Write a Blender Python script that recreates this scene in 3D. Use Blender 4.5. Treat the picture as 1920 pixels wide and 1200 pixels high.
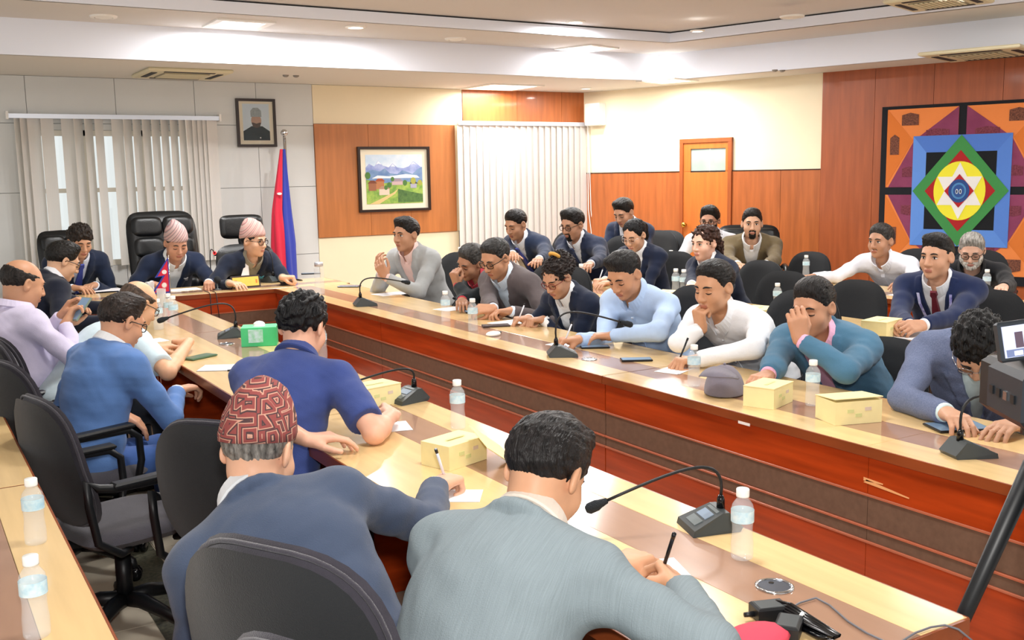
import bpy, bmesh, math, random
import numpy as np
from mathutils import Vector, Matrix
random.seed(7)
for o in list(bpy.data.objects): bpy.data.objects.remove(o)
scene = bpy.context.scene
COL = scene.collection
# ------------------------------------------------------------------ camera
FPX = 1900.0; CAM_H = 1.65
YAW, PITCH, ROLL = math.radians(31.3), math.radians(8.2), math.radians(-1.04)
_f = np.array([math.sin(YAW)*math.cos(PITCH), math.cos(YAW)*math.cos(PITCH), -math.sin(PITCH)])
_r = np.array([math.cos(YAW), -math.sin(YAW), 0.0]); _u = np.cross(_r, _f)
CR = math.cos(ROLL)*_r + math.sin(ROLL)*_u; CU = math.cos(ROLL)*_u - math.sin(ROLL)*_r; CF = _f
CAMP = np.array([0, 0, CAM_H])
cam_data = bpy.data.cameras.new('camera'); cam = bpy.data.objects.new('camera', cam_data); COL.objects.link(cam)
cam.matrix_world = Matrix(((CR[0], CU[0], -CF[0], 0), (CR[1], CU[1], -CF[1], 0), (CR[2], CU[2], -CF[2], CAM_H), (0, 0, 0, 1)))
cam_data.sensor_fit = 'HORIZONTAL'; cam_data.sensor_width = 36.0; cam_data.lens = 36.0*FPX/1920.0
cam_data.clip_start = 0.05; cam_data.clip_end = 100
scene.camera = cam
def ray(x, y): return CR*((x-960)/FPX) - CU*((y-600)/FPX) + CF
def on_z(x, y, z=0.75):
    d = ray(x, y); return CAMP + d*(z-CAM_H)/d[2]
def on_x(x, y, X):
    d = ray(x, y); return CAMP + d*X/d[0]
def at_depth(x, y, dep): return CAMP + ray(x, y)*dep
# ------------------------------------------------------------------ world, lights, exposure
world = bpy.data.worlds.new('world'); scene.world = world; world.use_nodes = True
bg = world.node_tree.nodes['Background']; bg.inputs[0].default_value = (1.0, 0.985, 0.955, 1); bg.inputs[1].default_value = 1.0
vs = scene.view_settings; vs.view_transform = 'Standard'; vs.look = 'None'; vs.gamma = 1.0; vs.use_curve_mapping = False
vs.exposure = 0.05
def area_light(name, loc, size, power, rot=(0, 0, 0), color=(1, 0.995, 0.985), sy=None):
    l = bpy.data.lights.new(name, 'AREA'); l.energy = power; l.color = color; l.size = size
    if sy: l.shape = 'RECTANGLE'; l.size_y = sy
    o = bpy.data.objects.new(name, l); o.location = loc; o.rotation_euler = rot; COL.objects.link(o); return o
FLASH = bpy.data.lights.new('camera_flash', 'SPOT'); FLASH.energy = 180; FLASH.spot_size = math.radians(95); FLASH.spot_blend = 0.6
FLASH.shadow_soft_size = 0.05; FLASH.color = (1.0, 0.97, 0.93)
fo = bpy.data.objects.new('camera_flash', FLASH); fo.matrix_world = cam.matrix_world.copy(); fo.location = (0.02, -0.05, CAM_H+0.17); COL.objects.link(fo)
# ------------------------------------------------------------------ colours and materials
def lin(c):
    if isinstance(c, str):
        c = c.lstrip('#'); c = tuple(int(c[i:i+2], 16)/255 for i in (0, 2, 4))
    return tuple(((v/12.92) if v <= 0.04045 else ((v+0.055)/1.055)**2.4) for v in c)
MATS = {}
def mat(name, col, rough=0.5, metal=0.0, spec=0.5, var=0.0, vscale=8.0, stretch=(1, 1, 1), bump=0.0, bscale=60.0, bstretch=None,
        col2=None, kind='noise', emit=None, estr=0.0, alpha=None, trans=0.0, ior=1.45, sss=0.0, coat=0.0, sheen=0.0, detail=4.0):
    if name in MATS: return MATS[name]
    m = bpy.data.materials.new(name); m.use_nodes = True; nt = m.node_tree; N = nt.nodes; L = nt.links
    b = N['Principled BSDF']; c = lin(col)
    b.inputs['Base Color'].default_value = (*c, 1); b.inputs['Roughness'].default_value = rough; b.inputs['Metallic'].default_value = metal
    b.inputs['Specular IOR Level'].default_value = spec; b.inputs['IOR'].default_value = ior
    if trans: b.inputs['Transmission Weight'].default_value = trans
    if coat: b.inputs['Coat Weight'].default_value = coat; b.inputs['Coat Roughness'].default_value = 0.08
    if sheen: b.inputs['Sheen Weight'].default_value = sheen; b.inputs['Sheen Roughness'].default_value = 0.5
    if sss:
        b.inputs['Subsurface Weight'].default_value = sss; b.inputs['Subsurface Radius'].default_value = (0.012, 0.005, 0.003); b.inputs['Subsurface Scale'].default_value = 1.0
    if alpha is not None: b.inputs['Alpha'].default_value = alpha
    if emit is not None:
        b.inputs['Emission Color'].default_value = (*lin(emit), 1); b.inputs['Emission Strength'].default_value = estr
    if var or col2 is not None or bump:
        tc = N.new('ShaderNodeTexCoord')
    if var or col2 is not None:
        mp = N.new('ShaderNodeMapping'); mp.inputs['Scale'].default_value = stretch; L.new(tc.outputs['Object'], mp.inputs[0])
        if kind == 'noise':
            t = N.new('ShaderNodeTexNoise'); t.inputs['Scale'].default_value = vscale; t.inputs['Detail'].default_value = detail; out = t.outputs['Fac']
        elif kind == 'wave':
            t = N.new('ShaderNodeTexWave'); t.inputs['Scale'].default_value = vscale; t.inputs['Distortion'].default_value = 2.5; t.inputs['Detail'].default_value = 2; out = t.outputs['Fac']
        else:
            t = N.new('ShaderNodeTexVoronoi'); t.inputs['Scale'].default_value = vscale; out = t.outputs['Distance']
        L.new(mp.outputs[0], t.inputs['Vector'])
        rp = N.new('ShaderNodeValToRGB'); L.new(out, rp.inputs[0])
        if col2 is None:
            lo = tuple(max(0, v*(1-var)) for v in c); hi = tuple(min(1, v*(1+var)) for v in c)
        else: lo, hi = c, lin(col2)
        rp.color_ramp.elements[0].position = 0.3; rp.color_ramp.elements[1].position = 0.7
        rp.color_ramp.elements[0].color = (*lo, 1); rp.color_ramp.elements[1].color = (*hi, 1)
        L.new(rp.outputs[0], b.inputs['Base Color'])
    if bump:
        mp2 = N.new('ShaderNodeMapping'); mp2.inputs['Scale'].default_value = bstretch or (1, 1, 1); L.new(tc.outputs['Object'], mp2.inputs[0])
        n2 = N.new('ShaderNodeTexNoise'); n2.inputs['Scale'].default_value = bscale; n2.inputs['Detail'].default_value = 3; L.new(mp2.outputs[0], n2.inputs['Vector'])
        bp = N.new('ShaderNodeBump'); bp.inputs['Strength'].default_value = bump; bp.inputs['Distance'].default_value = 0.01
        L.new(n2.outputs['Fac'], bp.inputs['Height']); L.new(bp.outputs[0], b.inputs['Normal'])
    MATS[name] = m; return m
# ------------------------------------------------------------------ object helpers
def link(o, parent=None):
    COL.objects.link(o)
    if parent is not None: o.parent = parent
    return o
def mesh_obj(name, v, f, m, parent=None, smooth=False, fm=None):
    me = bpy.data.meshes.new(name)
    me.from_pydata([tuple(map(float, p)) for p in v] if not isinstance(v, np.ndarray) else v.tolist(), [], f.tolist() if isinstance(f, np.ndarray) else f)
    for mm in (m if isinstance(m, (list, tuple)) else [m]): me.materials.append(mm)
    if fm is not None: me.polygons.foreach_set('material_index', np.asarray(fm, dtype=np.int32))
    if smooth: me.polygons.foreach_set('use_smooth', np.ones(len(me.polygons), dtype=bool))
    me.update()
    return link(bpy.data.objects.new(name, me), parent)
def inst(name, src, parent=None, loc=(0, 0, 0), rot=(0, 0, 0), scale=(1, 1, 1)):
    o = bpy.data.objects.new(name, src.data if hasattr(src, 'data') else src); o.location = loc; o.rotation_euler = rot; o.scale = scale
    return link(o, parent)
def tag(o, label=None, cat=None, group=None, kind=None):
    if label: o['label'] = label
    if cat: o['category'] = cat
    if group: o['group'] = group
    if kind: o['kind'] = kind
    return o
def empty(name, loc=(0, 0, 0), rz=0.0, s=1.0):
    o = bpy.data.objects.new(name, None); o.location = tuple(map(float, loc)); o.rotation_euler = (0, 0, rz); o.scale = (s, s, s); o.empty_display_size = 0.1
    return link(o)
def thing(name, label, cat, loc=(0, 0, 0), rz=0.0, s=1.0, group=None): return tag(empty(name, loc, rz, s), label, cat, group)
def copy_tree(o, parent=None):
    c = o.copy(); COL.objects.link(c); c.parent = parent
    for ch in list(o.children): copy_tree(ch, c)
    return c
class MB:
    """mesh builder collecting simple solids"""
    def __init__(s): s.v = []; s.f = []; s.m = []; s.mi = 0
    def add(s, v, f):
        n = len(s.v); s.v += [tuple(map(float, p)) for p in v]; s.f += [tuple(i+n for i in q) for q in f]; s.m += [s.mi]*len(f); return s
    def box(s, x0, x1, y0, y1, z0, z1, bev=0.0):
        if bev <= 0:
            return s.add([(x0, y0, z0), (x1, y0, z0), (x1, y1, z0), (x0, y1, z0), (x0, y0, z1), (x1, y0, z1), (x1, y1, z1), (x0, y1, z1)],
                         [(0, 3, 2, 1), (4, 5, 6, 7), (0, 1, 5, 4), (1, 2, 6, 5), (2, 3, 7, 6), (3, 0, 4, 7)])
        b = bev
        lay = [(x0+b, x1-b, y0+b, y1-b, z0), (x0, x1, y0, y1, z0+b), (x0, x1, y0, y1, z1-b), (x0+b, x1-b, y0+b, y1-b, z1)]
        v = []
        for a0, a1, c0, c1, z in lay: v += [(a0, c0, z), (a1, c0, z), (a1, c1, z), (a0, c1, z)]
        f = [(0, 3, 2, 1), (12, 13, 14, 15)]
        for k in range(3):
            for j in range(4): f.append((4*k+j, 4*k+(j+1) % 4, 4*k+4+(j+1) % 4, 4*k+4+j))
        return s.add(v, f)
    def prism(s, poly, z0, z1):
        n = len(poly); v = [(x, y, z0) for x, y in poly]+[(x, y, z1) for x, y in poly]
        return s.add(v, [tuple(range(n-1, -1, -1)), tuple(range(n, 2*n))]+[(i, (i+1) % n, n+(i+1) % n, n+i) for i in range(n)])
    def lathe(s, prof, n=20, c=(0, 0, 0), cap=True):
        v = []; f = []
        for r, z in prof:
            for k in range(n):
                a = 2*math.pi*k/n; v.append((c[0]+r*math.cos(a), c[1]+r*math.sin(a), c[2]+z))
        for i in range(len(prof)-1):
            for k in range(n): f.append((i*n+k, i*n+(k+1) % n, (i+1)*n+(k+1) % n, (i+1)*n+k))
        if cap: f.append(tuple(range(n-1, -1, -1))); f.append(tuple(range((len(prof)-1)*n, len(prof)*n)))
        return s.add(v, f)
    def tube(s, pts, r, n=8, cap=True, closed=False):
        pts = [np.array(p, float) for p in pts]; m = len(pts); rr = r if hasattr(r, '__len__') else [r]*m
        v = []; f = []; up = None
        for i, p in enumerate(pts):
            a = pts[(i-1) % m] if (closed or i > 0) else pts[i]; b = pts[(i+1) % m] if (closed or i < m-1) else pts[i]
            t = b-a; t = t/(np.linalg.norm(t)+1e-9)
            if up is None:
                up = np.array([0, 0, 1.0]) if abs(t[2]) < 0.9 else np.array([1.0, 0, 0])
            e1 = np.cross(t, up); e1 /= np.linalg.norm(e1)+1e-9; e2 = np.cross(e1, t); up = e2
            for k in range(n):
                an = 2*math.pi*k/n; v.append(p+(e1*math.cos(an)+e2*math.sin(an))*rr[i])
        R = m if closed else m-1
        for i in range(R):
            j = (i+1) % m
            for k in range(n): f.append((i*n+k, j*n+k, j*n+(k+1) % n, i*n+(k+1) % n))
        if cap and not closed: f.append(tuple(range(n))); f.append(tuple(range(m*n-1, (m-1)*n-1, -1)))
        return s.add(v, f)
    def sphere(s, c, r, nu=14, nv=9):
        r = r if hasattr(r, '__len__') else (r, r, r); v = []; f = []
        for j in range(nv+1):
            ph = math.pi*j/nv
            for k in range(nu):
                a = 2*math.pi*k/nu; v.append((c[0]+r[0]*math.sin(ph)*math.cos(a), c[1]+r[1]*math.sin(ph)*math.sin(a), c[2]+r[2]*math.cos(ph)))
        for j in range(nv):
            for k in range(nu): f.append((j*nu+k, (j+1)*nu+k, (j+1)*nu+(k+1) % nu, j*nu+(k+1) % nu))
        return s.add(v, f)
    def xform(s, Mx, start=0):
        for i in range(start, len(s.v)): s.v[i] = tuple(Mx @ Vector(s.v[i]))
        return s
    def build(s, name, m, parent=None, smooth=False): return mesh_obj(name, s.v, s.f, m, parent, smooth, s.m if isinstance(m, (list, tuple)) else None)
def pillow(w, h, t, n=3.2, rings=7, seg=32, bend=0.0, bend2=0.0, taper=0.0, flat=4.0, crown=0.0):
    """cushion with a superellipse outline in the xz plane (z from 0 to h), thickness along y, bent about the vertical axis"""
    v = []; f = []
    for side in (1, -1):
        for i in range(rings+1):
            r = i/rings
            for k in range(seg):
                a = 2*math.pi*k/seg; ca, sa = math.cos(a), math.sin(a)
                e = 2/n
                x = w/2*r*math.copysign(abs(ca)**e, ca); z = h/2*r*math.copysign(abs(sa)**e, sa)
                zz = z/h+0.5
                x *= 1+taper*(zz-0.5)*2
                y = side*t/2*(max(0, 1-r**flat))**0.5
                y += bend*(x/(w/2))**2 + bend2*math.sin(zz*math.pi) + crown*(zz-0.5)
                v.append((x, y, z+h/2))
    P = (rings+1)*seg
    for sI in (0, 1):
        o = sI*P
        for i in range(rings):
            for k in range(seg):
                q = (o+i*seg+k, o+i*seg+(k+1) % seg, o+(i+1)*seg+(k+1) % seg, o+(i+1)*seg+k)
                f.append(q if sI else q[::-1])
    return v, f
# ------------------------------------------------------------------ palette
M_grey = mat('wall_grey_panel', '#d3d4d2', 0.55, var=0.03, vscale=2)
M_joint = mat('wall_joint', '#a3a4a4', 0.8)
M_cream = mat('wall_cream_paint', '#f1e2c2', 0.65, var=0.02, vscale=3)
M_wood2 = mat('veneer_wall_red', '#a0532c', 0.38, var=0.14, vscale=4, stretch=(6, 6, 0.5), coat=0.12)
M_wood = mat('veneer_wall_wood', '#aa5d2d', 0.38, var=0.16, vscale=4, stretch=(6, 6, 0.5), coat=0.15)
M_woodL = mat('veneer_wall_light', '#b9733f', 0.38, var=0.12, vscale=4, stretch=(6, 6, 0.5), coat=0.15)
M_ceil = mat('ceiling_low_paint', '#dedad3', 0.8)
M_ceilw = mat('ceiling_fascia_white', '#edf0fa', 0.7)
M_ceilm = mat('ceiling_mid_paint', '#d8d4d0', 0.8)
M_black = mat('black_plastic', '#16181b', 0.42)
M_blackg = mat('black_gloss', '#0c0d10', 0.18)
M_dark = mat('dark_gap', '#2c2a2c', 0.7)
M_white = mat('white_plastic', '#ece9e4', 0.4)
M_blind = mat('blind_fabric', '#f0eeec', 0.8, bump=0.15, bscale=300)
_nt = M_blind.node_tree; _tr = _nt.nodes.new('ShaderNodeBsdfTranslucent'); _tr.inputs[0].default_value = (*lin('#f8f4ec'), 1); _mx = _nt.nodes.new('ShaderNodeMixShader'); _mx.inputs[0].default_value = 0.4
_nt.links.new(_nt.nodes['Principled BSDF'].outputs[0], _mx.inputs[1]); _nt.links.new(_tr.outputs[0], _mx.inputs[2]); _nt.links.new(_mx.outputs[0], _nt.nodes['Material Output'].inputs[0])
M_tile = mat('floor_tile_cream', '#cfc3ae', 0.3, var=0.08, vscale=5)
M_granite = mat('floor_granite_dark', '#33352c', 0.35, col2='#6d6a58', vscale=60)
M_maple = mat('maple_laminate', '#e5c48d', 0.16, var=0.07, vscale=3, stretch=(9, 0.7, 1), coat=0.25)
M_inlay = mat('brown_inlay', '#a58069', 0.15, var=0.06, vscale=3, stretch=(5, 0.8, 1), coat=0.3)
M_red = mat('red_mahogany', '#a83c12', 0.25, var=0.22, vscale=3.5, stretch=(2, 0.6, 8), coat=0.25)
M_edge = mat('edge_band_brown', '#86411f', 0.3, var=0.2, vscale=5, stretch=(3, 0.6, 3))
M_taupe = mat('taupe_band', '#6d5343', 0.4, var=0.12, vscale=40)
M_mould = mat('red_moulding', '#b8674a', 0.3)
M_chrome = mat('chrome', '#c8c8ca', 0.15, 1.0)
M_brass = mat('brass', '#c9a24a', 0.2, 1.0)
M_frame = mat('dark_wood_frame', '#2b1a12', 0.35)
M_mat = mat('passepartout', '#efe6cf', 0.7)
M_lampon = mat('lamp_diffuser', '#ffffff', 0.4, emit='#fffaf0', estr=5.0)
M_lampoff = mat('lamp_ring_white', '#efece6', 0.5)
M_glass = mat('window_glass', '#e8f0f2', 0.03, trans=1.0, ior=1.45)
M_aluz = mat('aluminium', '#cfd3dc', 0.35, 0.6)
# ------------------------------------------------------------------ room shell
YB = 10.17; ZC = 2.60; Z1 = 2.87; WA = math.radians(17)
XC = 7.255; YF = 8.58; WDX = math.tan(WA)
def wall_right_x(y): return XC+(YB-y)*WDX
MB().box(-3.0, 12, -2.5, YB+0.2, -0.12, -0.004).build('floor', M_tile)
fl = bpy.data.objects['floor']; tag(fl, kind='structure')
tmb = MB().box(-0.198, 0.198, -0.198, 0.198, -0.004, 0.0); tsrc = None
for i in range(17):
    for (x0, w) in ((0.512, 0.40), (1.088, 0.40)):
        y = 1.6+i*0.4
        if tsrc is None:
            tsrc = tmb.build('tile', M_tile, fl); tsrc.location = (x0, y, 0.0005)
        else: inst('tile', tsrc, fl, (x0, y, 0.0005))
gs = None
for i in range(17):
    y = 1.6+i*0.4
    if gs is None: gs = MB().box(-0.084, 0.084, -0.198, 0.198, -0.004, 0).build('granite_strip', M_granite, fl); gs.location = (0.8, y, 0.0005)
    else: inst('granite_strip', gs, fl, (0.8, y, 0.0005))
# back wall, with a window opening on the left
WX0, WX1, WZ0, WZ1 = 1.07, 2.62, 0.86, 2.12
bw = MB()
bw.box(-3.0, WX0, YB+0.012, YB+0.16, 0, ZC+0.6); bw.box(WX1, XC+0.3, YB+0.012, YB+0.16, 0, ZC+0.6)
bw.box(WX0, WX1, YB+0.012, YB+0.16, 0, WZ0); bw.box(WX0, WX1, YB+0.012, YB+0.16, WZ1, ZC+0.6)
wb = tag(bw.build('wall_back', M_joint), kind='structure')
def bpanel(name, x0, x1, z0, z1, m, th=0.012, g=0.0025, parent=None):
    return MB().box(x0+g, x1-g, YB-th+0.012, YB+0.012, z0+g, z1-g, 0.0012).build(name, m, parent or wb)
cols = [-1.2, -0.35, 0.40, 1.13, 1.89, 2.62, 3.23, 3.82]; rows = [0.0, 0.86, 1.56, 2.18, 2.6]
for a, b in zip(cols[:-1], cols[1:]):
    for c, d in zip(rows[:-1], rows[1:]):
        if a > 1.0 and b < 2.7 and 0.8 < c < 2.0: continue
        if (a, b) == (0.40, 1.13) and 0.8 < c < 2.0: bpanel('wall_panel', a, WX0, c, d, M_grey); continue
        bpanel('wall_panel', a, b, c, d, M_grey)
bpanel('wall_panel', WX0, WX1, WZ1, 2.18, M_grey)
bpanel('cream_panel', 3.82, 5.58, 2.20, 2.6, M_cream); bpanel('cream_panel', 3.82, 5.50, 0.0, 1.02, M_cream); bpanel('cream_panel', 5.50, XC, 0.0, 0.55, M_cream)
bpanel('cream_panel', 5.47, 5.58, 1.02, 2.2, M_cream)
for a, b in ((3.82, 4.42), (4.42, 4.90), (4.90, 5.47)): bpanel('wood_panel', a, b, 1.02, 2.20, M_woodL, th=0.03, g=0.0015)
for a, b in ((5.58, 6.30), (6.30, 6.92), (6.92, XC)): bpanel('wood_panel', a, b, 2.24, 2.6, M_wood, th=0.02, g=0.0015)
bpanel('wood_panel', 5.58, XC, 0.55, 2.24, M_woodL, th=0.012)
# window with frame, panes
wf = MB()
for x in (WX0, WX0+0.5, WX0+1.02, WX1-0.05): wf.box(x, x+0.05, YB+0.03, YB+0.10, WZ0, WZ1)
wf.box(WX0, WX1, YB+0.03, YB+0.10, WZ0, WZ0+0.05); wf.box(WX0, WX1, YB+0.03, YB+0.10, WZ1-0.05, WZ1); wf.box(WX0, WX1, YB+0.04, YB+0.09, 1.55, 1.59)
w1 = tag(wf.build('window_1', mat('window_frame_paint', '#efe9dc', 0.5)), kind='structure')
for a in (WX0+0.05, WX0+0.55, WX0+1.07):
    for z0, z1 in ((WZ0+0.05, 1.55), (1.59, WZ1-0.05)): MB().box(a, a+0.45, YB+0.062, YB+0.066, z0, z1).build('pane', M_glass, w1)
# vertical blind on the window: rail + slats turned part open
bl = thing('vertical_blind', 'cream vertical slat blind on the window behind the head table', 'blind', (1.9, YB-0.05, 0.86))
MB().box(-0.93, 0.93, -0.02, 0.03, 1.36, 1.40).build('head_rail', M_aluz, bl)
for x in (-0.95, 0.93): MB().box(x, x+0.02, -0.03, 0.05, 1.35, 1.42).build('bracket', M_white, bl)
sx = [-0.86, -0.80, -0.73, -0.62, -0.45, -0.36, -0.27, -0.18, -0.02, 0.07, 0.155, 0.24, 0.325, 0.41, 0.495, 0.58, 0.66, 0.72, 0.77, 0.82, 0.86]
slat_src = None
for i, x in enumerate(sx):
    ang = math.radians([55, 40, 18, 16, 18, 42, 45, 42, 20, 40, 42, 40, 40, 42, 42, 38, 25, 20, 18, 18, 18][i])
    if slat_src is None:
        v = []; n = 6
        for z in (0.0, 1.36):
            for k in range(n+1):
                u = k/n-0.5; v.append((u*0.115, 0.006*(1-4*u*u), z))
            for k in range(n, -1, -1):
                u = k/n-0.5; v.append((u*0.115, 0.006*(1-4*u*u)-0.0015, z))
        q = 2*(n+1); f = [(k, (k+1) % q, q+(k+1) % q, q+k) for k in range(q)]+[tuple(range(q-1, -1, -1)), tuple(range(q, 2*q))]
        slat_src = mesh_obj('slat', v, f, M_blind, bl); slat_src.location = (x, 0, 0); slat_src.rotation_euler = (0, 0, ang)
    else: inst('slat', slat_src, bl, (x, 0, 0), (0, 0, ang))
MB().tube([(0.60, -0.04, 1.36), (0.605, -0.045, 0.7), (0.60, -0.04, 0.02)], 0.004, 6).build('pull_cord', M_white, bl)
# closed blind on the right of the back wall
b2 = thing('vertical_blind', 'closed white vertical slat blind in the far room corner', 'blind', (6.36, YB-0.07, 0.0))
MB().box(-0.88, 0.885, -0.025, 0.03, 2.20, 2.245).build('head_rail', M_aluz, b2)
bs = None
for i in range(21):
    x = -0.84+i*0.0835; a = math.radians(9 + (4 if i % 3 == 0 else 0) + (i > 7)*5)
    if bs is None:
        v = [(p[0], p[1], 0.02 if p[2] < 0.5 else 2.2) for p in [tuple(q.co) for q in slat_src.data.vertices]]
        bs = mesh_obj('slat', v, [tuple(p.vertices) for p in slat_src.data.polygons], M_blind, b2); bs.location = (x, 0, 0); bs.rotation_euler = (0, 0, a)
    else: inst('slat', bs, b2, (x, 0, 0), (0, 0, a))
MB().tube([(0.885, -0.03, 2.2), (0.90, -0.05, 1.2), (0.93, -0.05, 0.95), (0.91, -0.05, 0.88), (0.87, -0.04, 1.2), (0.87, -0.03, 2.2)], 0.005, 6).build('pull_cord', M_white, b2)
# right wall (turned 17 degrees) - local frame: s along the wall towards the viewer, n into the room
wr = empty('wall_right', (XC, YB, 0), 0.0); tag(wr, kind='structure')
wr.rotation_euler = (0, 0, -math.pi/2+WA)
def rbox(name, s0, s1, z0, z1, m, th=0.012, parent=None, n0=0.0, bev=0.0):
    # local x = along the wall towards the viewer, local y = away from the room (so the room side is negative y)
    return MB().box(s0, s1, -n0-th, -n0, z0, z1, bev).build(name, m, parent or wr)
rbox('plaster', -0.05, 9.0, 0, 3.2, M_cream, 0.0+0.02, n0=-0.02)
g = 0.0018
rbox('cream_panel', 0.0, 3.04, 1.645, 2.6, M_cream, 0.01)
for a, b in ((0.0, 0.66), (0.66, 1.38), (2.03, 2.60), (2.60, 3.04)): rbox('wood_panel', a+g, b-g, 0, 1.64, M_wood, 0.025)
for a, b in ((3.04, 3.58), (3.58, 4.14), (4.14, 4.75), (4.75, 5.4), (5.4, 6.1), (6.1, 6.8)): rbox('wood_panel', a+g, b-g, 0, 2.6, M_wood2, 0.03)
tr = rbox('cap_strip', 0.0, 3.04, 1.637, 1.647, M_frame, 0.03)
# door
dr = empty('door_1', wr.location); dr.rotation_euler = wr.rotation_euler; tag(dr, kind='structure')
M_door = mat('door_veneer', '#c06a2c', 0.35, var=0.12, vscale=4, stretch=(6, 6, 0.5), coat=0.15)
M_jamb = mat('door_frame_wood', '#9c4f22', 0.4, var=0.1, vscale=5, stretch=(5, 5, 0.5))
rbox('door_frame', 1.375, 1.42, 0, 2.0, M_jamb, 0.045, dr); rbox('door_frame', 1.985, 2.03, 0, 2.0, M_jamb, 0.045, dr); rbox('door_frame', 1.375, 2.03, 1.955, 2.0, M_jamb, 0.046, dr)
door_leaf = rbox('door_leaf', 1.42, 1.985, 0.01, 1.63, M_door, 0.03, dr)
for a, b, c, d in ((1.42, 1.51, 1.63, 1.955), (1.95, 1.985, 1.63, 1.955), (1.51, 1.95, 1.89, 1.955)): rbox('door_rail', a, b, c, d, M_door, 0.03, dr)
rbox('door_pane', 1.51, 1.95, 1.63, 1.89, mat('door_glass', '#8b978f', 0.15, spec=0.4, col2='#a5b0a8', vscale=3), 0.015, dr)
rbox('glazing_bar', 1.745, 1.75, 1.63, 1.89, M_white, 0.017, dr)
k = MB().lathe([(0.012, 0), (0.012, 0.03), (0.028, 0.035), (0.032, 0.05), (0.026, 0.065), (0.008, 0.07)], 14); k.xform(Matrix.Rotation(math.pi/2, 4, 'X')); k.xform(Matrix.Translation((1.455, -0.03, 1.05)))
k.build('door_knob', M_brass, door_leaf, True)
# loudspeaker box near the corner
sp = thing('wall_loudspeaker', 'small white box loudspeaker mounted high beside the room corner', 'loudspeaker', wr.location); sp.rotation_euler = wr.rotation_euler
rbox('speaker_body', 0.12, 0.33, 2.20, 2.46, M_white, 0.13, sp, 0.012, 0.01); rbox('speaker_grille', 0.135, 0.315, 2.22, 2.445, mat('grille', '#dddad4', 0.6, bump=0.4, bscale=400), 0.008, sp, 0.139)
# ceiling: low perimeter, raised field in two steps
cw = lambda y, inset: wall_right_x(y)-inset/math.cos(WA)
ce = MB(); ce.prism([(-3, YF+0.012), (cw(YF, 0.60), YF+0.012), (cw(-2.5, 0.60), -2.5), (13, -2.5), (13, YB+0.2), (-3, YB+0.2)], ZC, ZC+0.06)
co = tag(ce.build('ceiling', M_ceil), kind='structure')
xi = cw(YF, 0.62)
fa = MB(); fa.prism([(-3, YF), (xi, YF), (cw(-2.5, 0.62), -2.5), (cw(-2.5, 0.6), -2.5), (xi+0.04, YF+0.03), (-3, YF+0.03)], ZC, Z1+0.05).build('fascia', M_ceilw, co)
Y2 = 7.72; x2 = cw(Y2, 1.42)
MB().prism([(-3, Y2+0.012), (x2+0.012, Y2+0.012), (cw(-2.5, 1.405), -2.5), (13, -2.5), (13, YF+0.04), (-3, YF+0.04)], Z1, Z1+0.05).build('mid_soffit', M_ceilm, co)
MB().prism([(-3, Y2), (x2, Y2), (cw(-2.5, 1.42), -2.5), (cw(-2.5, 1.39), -2.5), (x2+0.04, Y2+0.03), (-3, Y2+0.03)], Z1, Z1+0.085).build('upper_fascia', M_ceilw, co)
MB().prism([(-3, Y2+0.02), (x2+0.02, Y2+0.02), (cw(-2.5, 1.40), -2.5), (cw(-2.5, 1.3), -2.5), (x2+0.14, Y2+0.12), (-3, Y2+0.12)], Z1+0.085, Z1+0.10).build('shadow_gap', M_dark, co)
MB().prism([(-3, Y2+0.3), (x2+0.3, Y2+0.3), (cw(-2.5, 1.1), -2.5), (-3, -2.5)], Z1+0.0985, Z1+0.15).build('upper_field', mat('ceiling_top_paint', '#d8d4d2', 0.8), co)
def ceil_item(name, label, cat, x, y, z, rz=0): return thing(name, label, cat, (x, y, z), rz)
def light_panel(x, y, z, w, label, rz=0, power=60, frame=True):
    t = ceil_item('ceiling_light', label, 'ceiling light', x, y, z, rz)
    fr = MB()
    for a in (-1, 1): fr.box(a*(w/2+0.03)-0.03, a*(w/2+0.03)+0.03, -w/2-0.06, w/2+0.06, -0.012, 0.0); fr.box(-w/2, w/2, a*(w/2+0.03)-0.03, a*(w/2+0.03)+0.03, -0.012, 0.0)
    fr.build('frame', M_lampoff, t); MB().box(-w/2, w/2, -w/2, w/2, -0.008, -0.002).build('diffuser', M_lampon, t)
    area_light('lamp_light', (x, y, z-0.03), w, power)
    return t
light_panel(2.50, 8.22, Z1, 0.34, 'lit square ceiling panel light above the head table', power=34)
light_panel(6.03, 8.40, Z1, 0.34, 'lit square ceiling panel light in the corner of the raised ceiling', WA, power=34)
light_panel(5.86, 9.76, ZC, 0.56, 'large lit ceiling panel light above the closed blind', power=32)
light_panel(7.15, 8.50, ZC, 0.36, 'lit ceiling panel light above the wooden door', WA, power=30)
for (x, y) in ((1.6, 5.2), (1.6, 2.2), (4.3, 5.0), (4.5, 2.0), (6.6, 4.6), (7.4, 2.0)):  # unseen repeats of the panel light, added to brighten the room
    light_panel(x, y, Z1+0.0985 if x < 6 else Z1, 0.5, 'unseen square ceiling panel light added overhead to light the room', power=38)['group'] = 'unseen ceiling panel lights added for the room lighting'
def downlight(x, y, z, lit, label, r=0.045, power=14):
    t = ceil_item('downlight', label, 'downlight', x, y, z)
    MB().lathe([(r*1.45, 0), (r*1.45, -0.006), (r*1.05, -0.012), (r*1.0, -0.004)], 20, cap=False).build('ring', M_lampoff, t)
    MB().lathe([(r, -0.003), (r, -0.006)], 20).build('lens', M_lampon if lit else M_lampoff, t)
    if lit: area_light('spot_light', (x, y, z-0.03), 0.08, power)
downlight(6.20, 6.97, Z1, True, 'small lit round downlight in the raised ceiling above the door side')
downlight(6.86, 9.58, ZC, True, 'small lit round downlight tucked beside the far room corner', power=8)
downlight(3.40, 7.98, Z1, True, 'bright round downlight glaring above the speaker with glasses', 0.06, 30)
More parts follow.
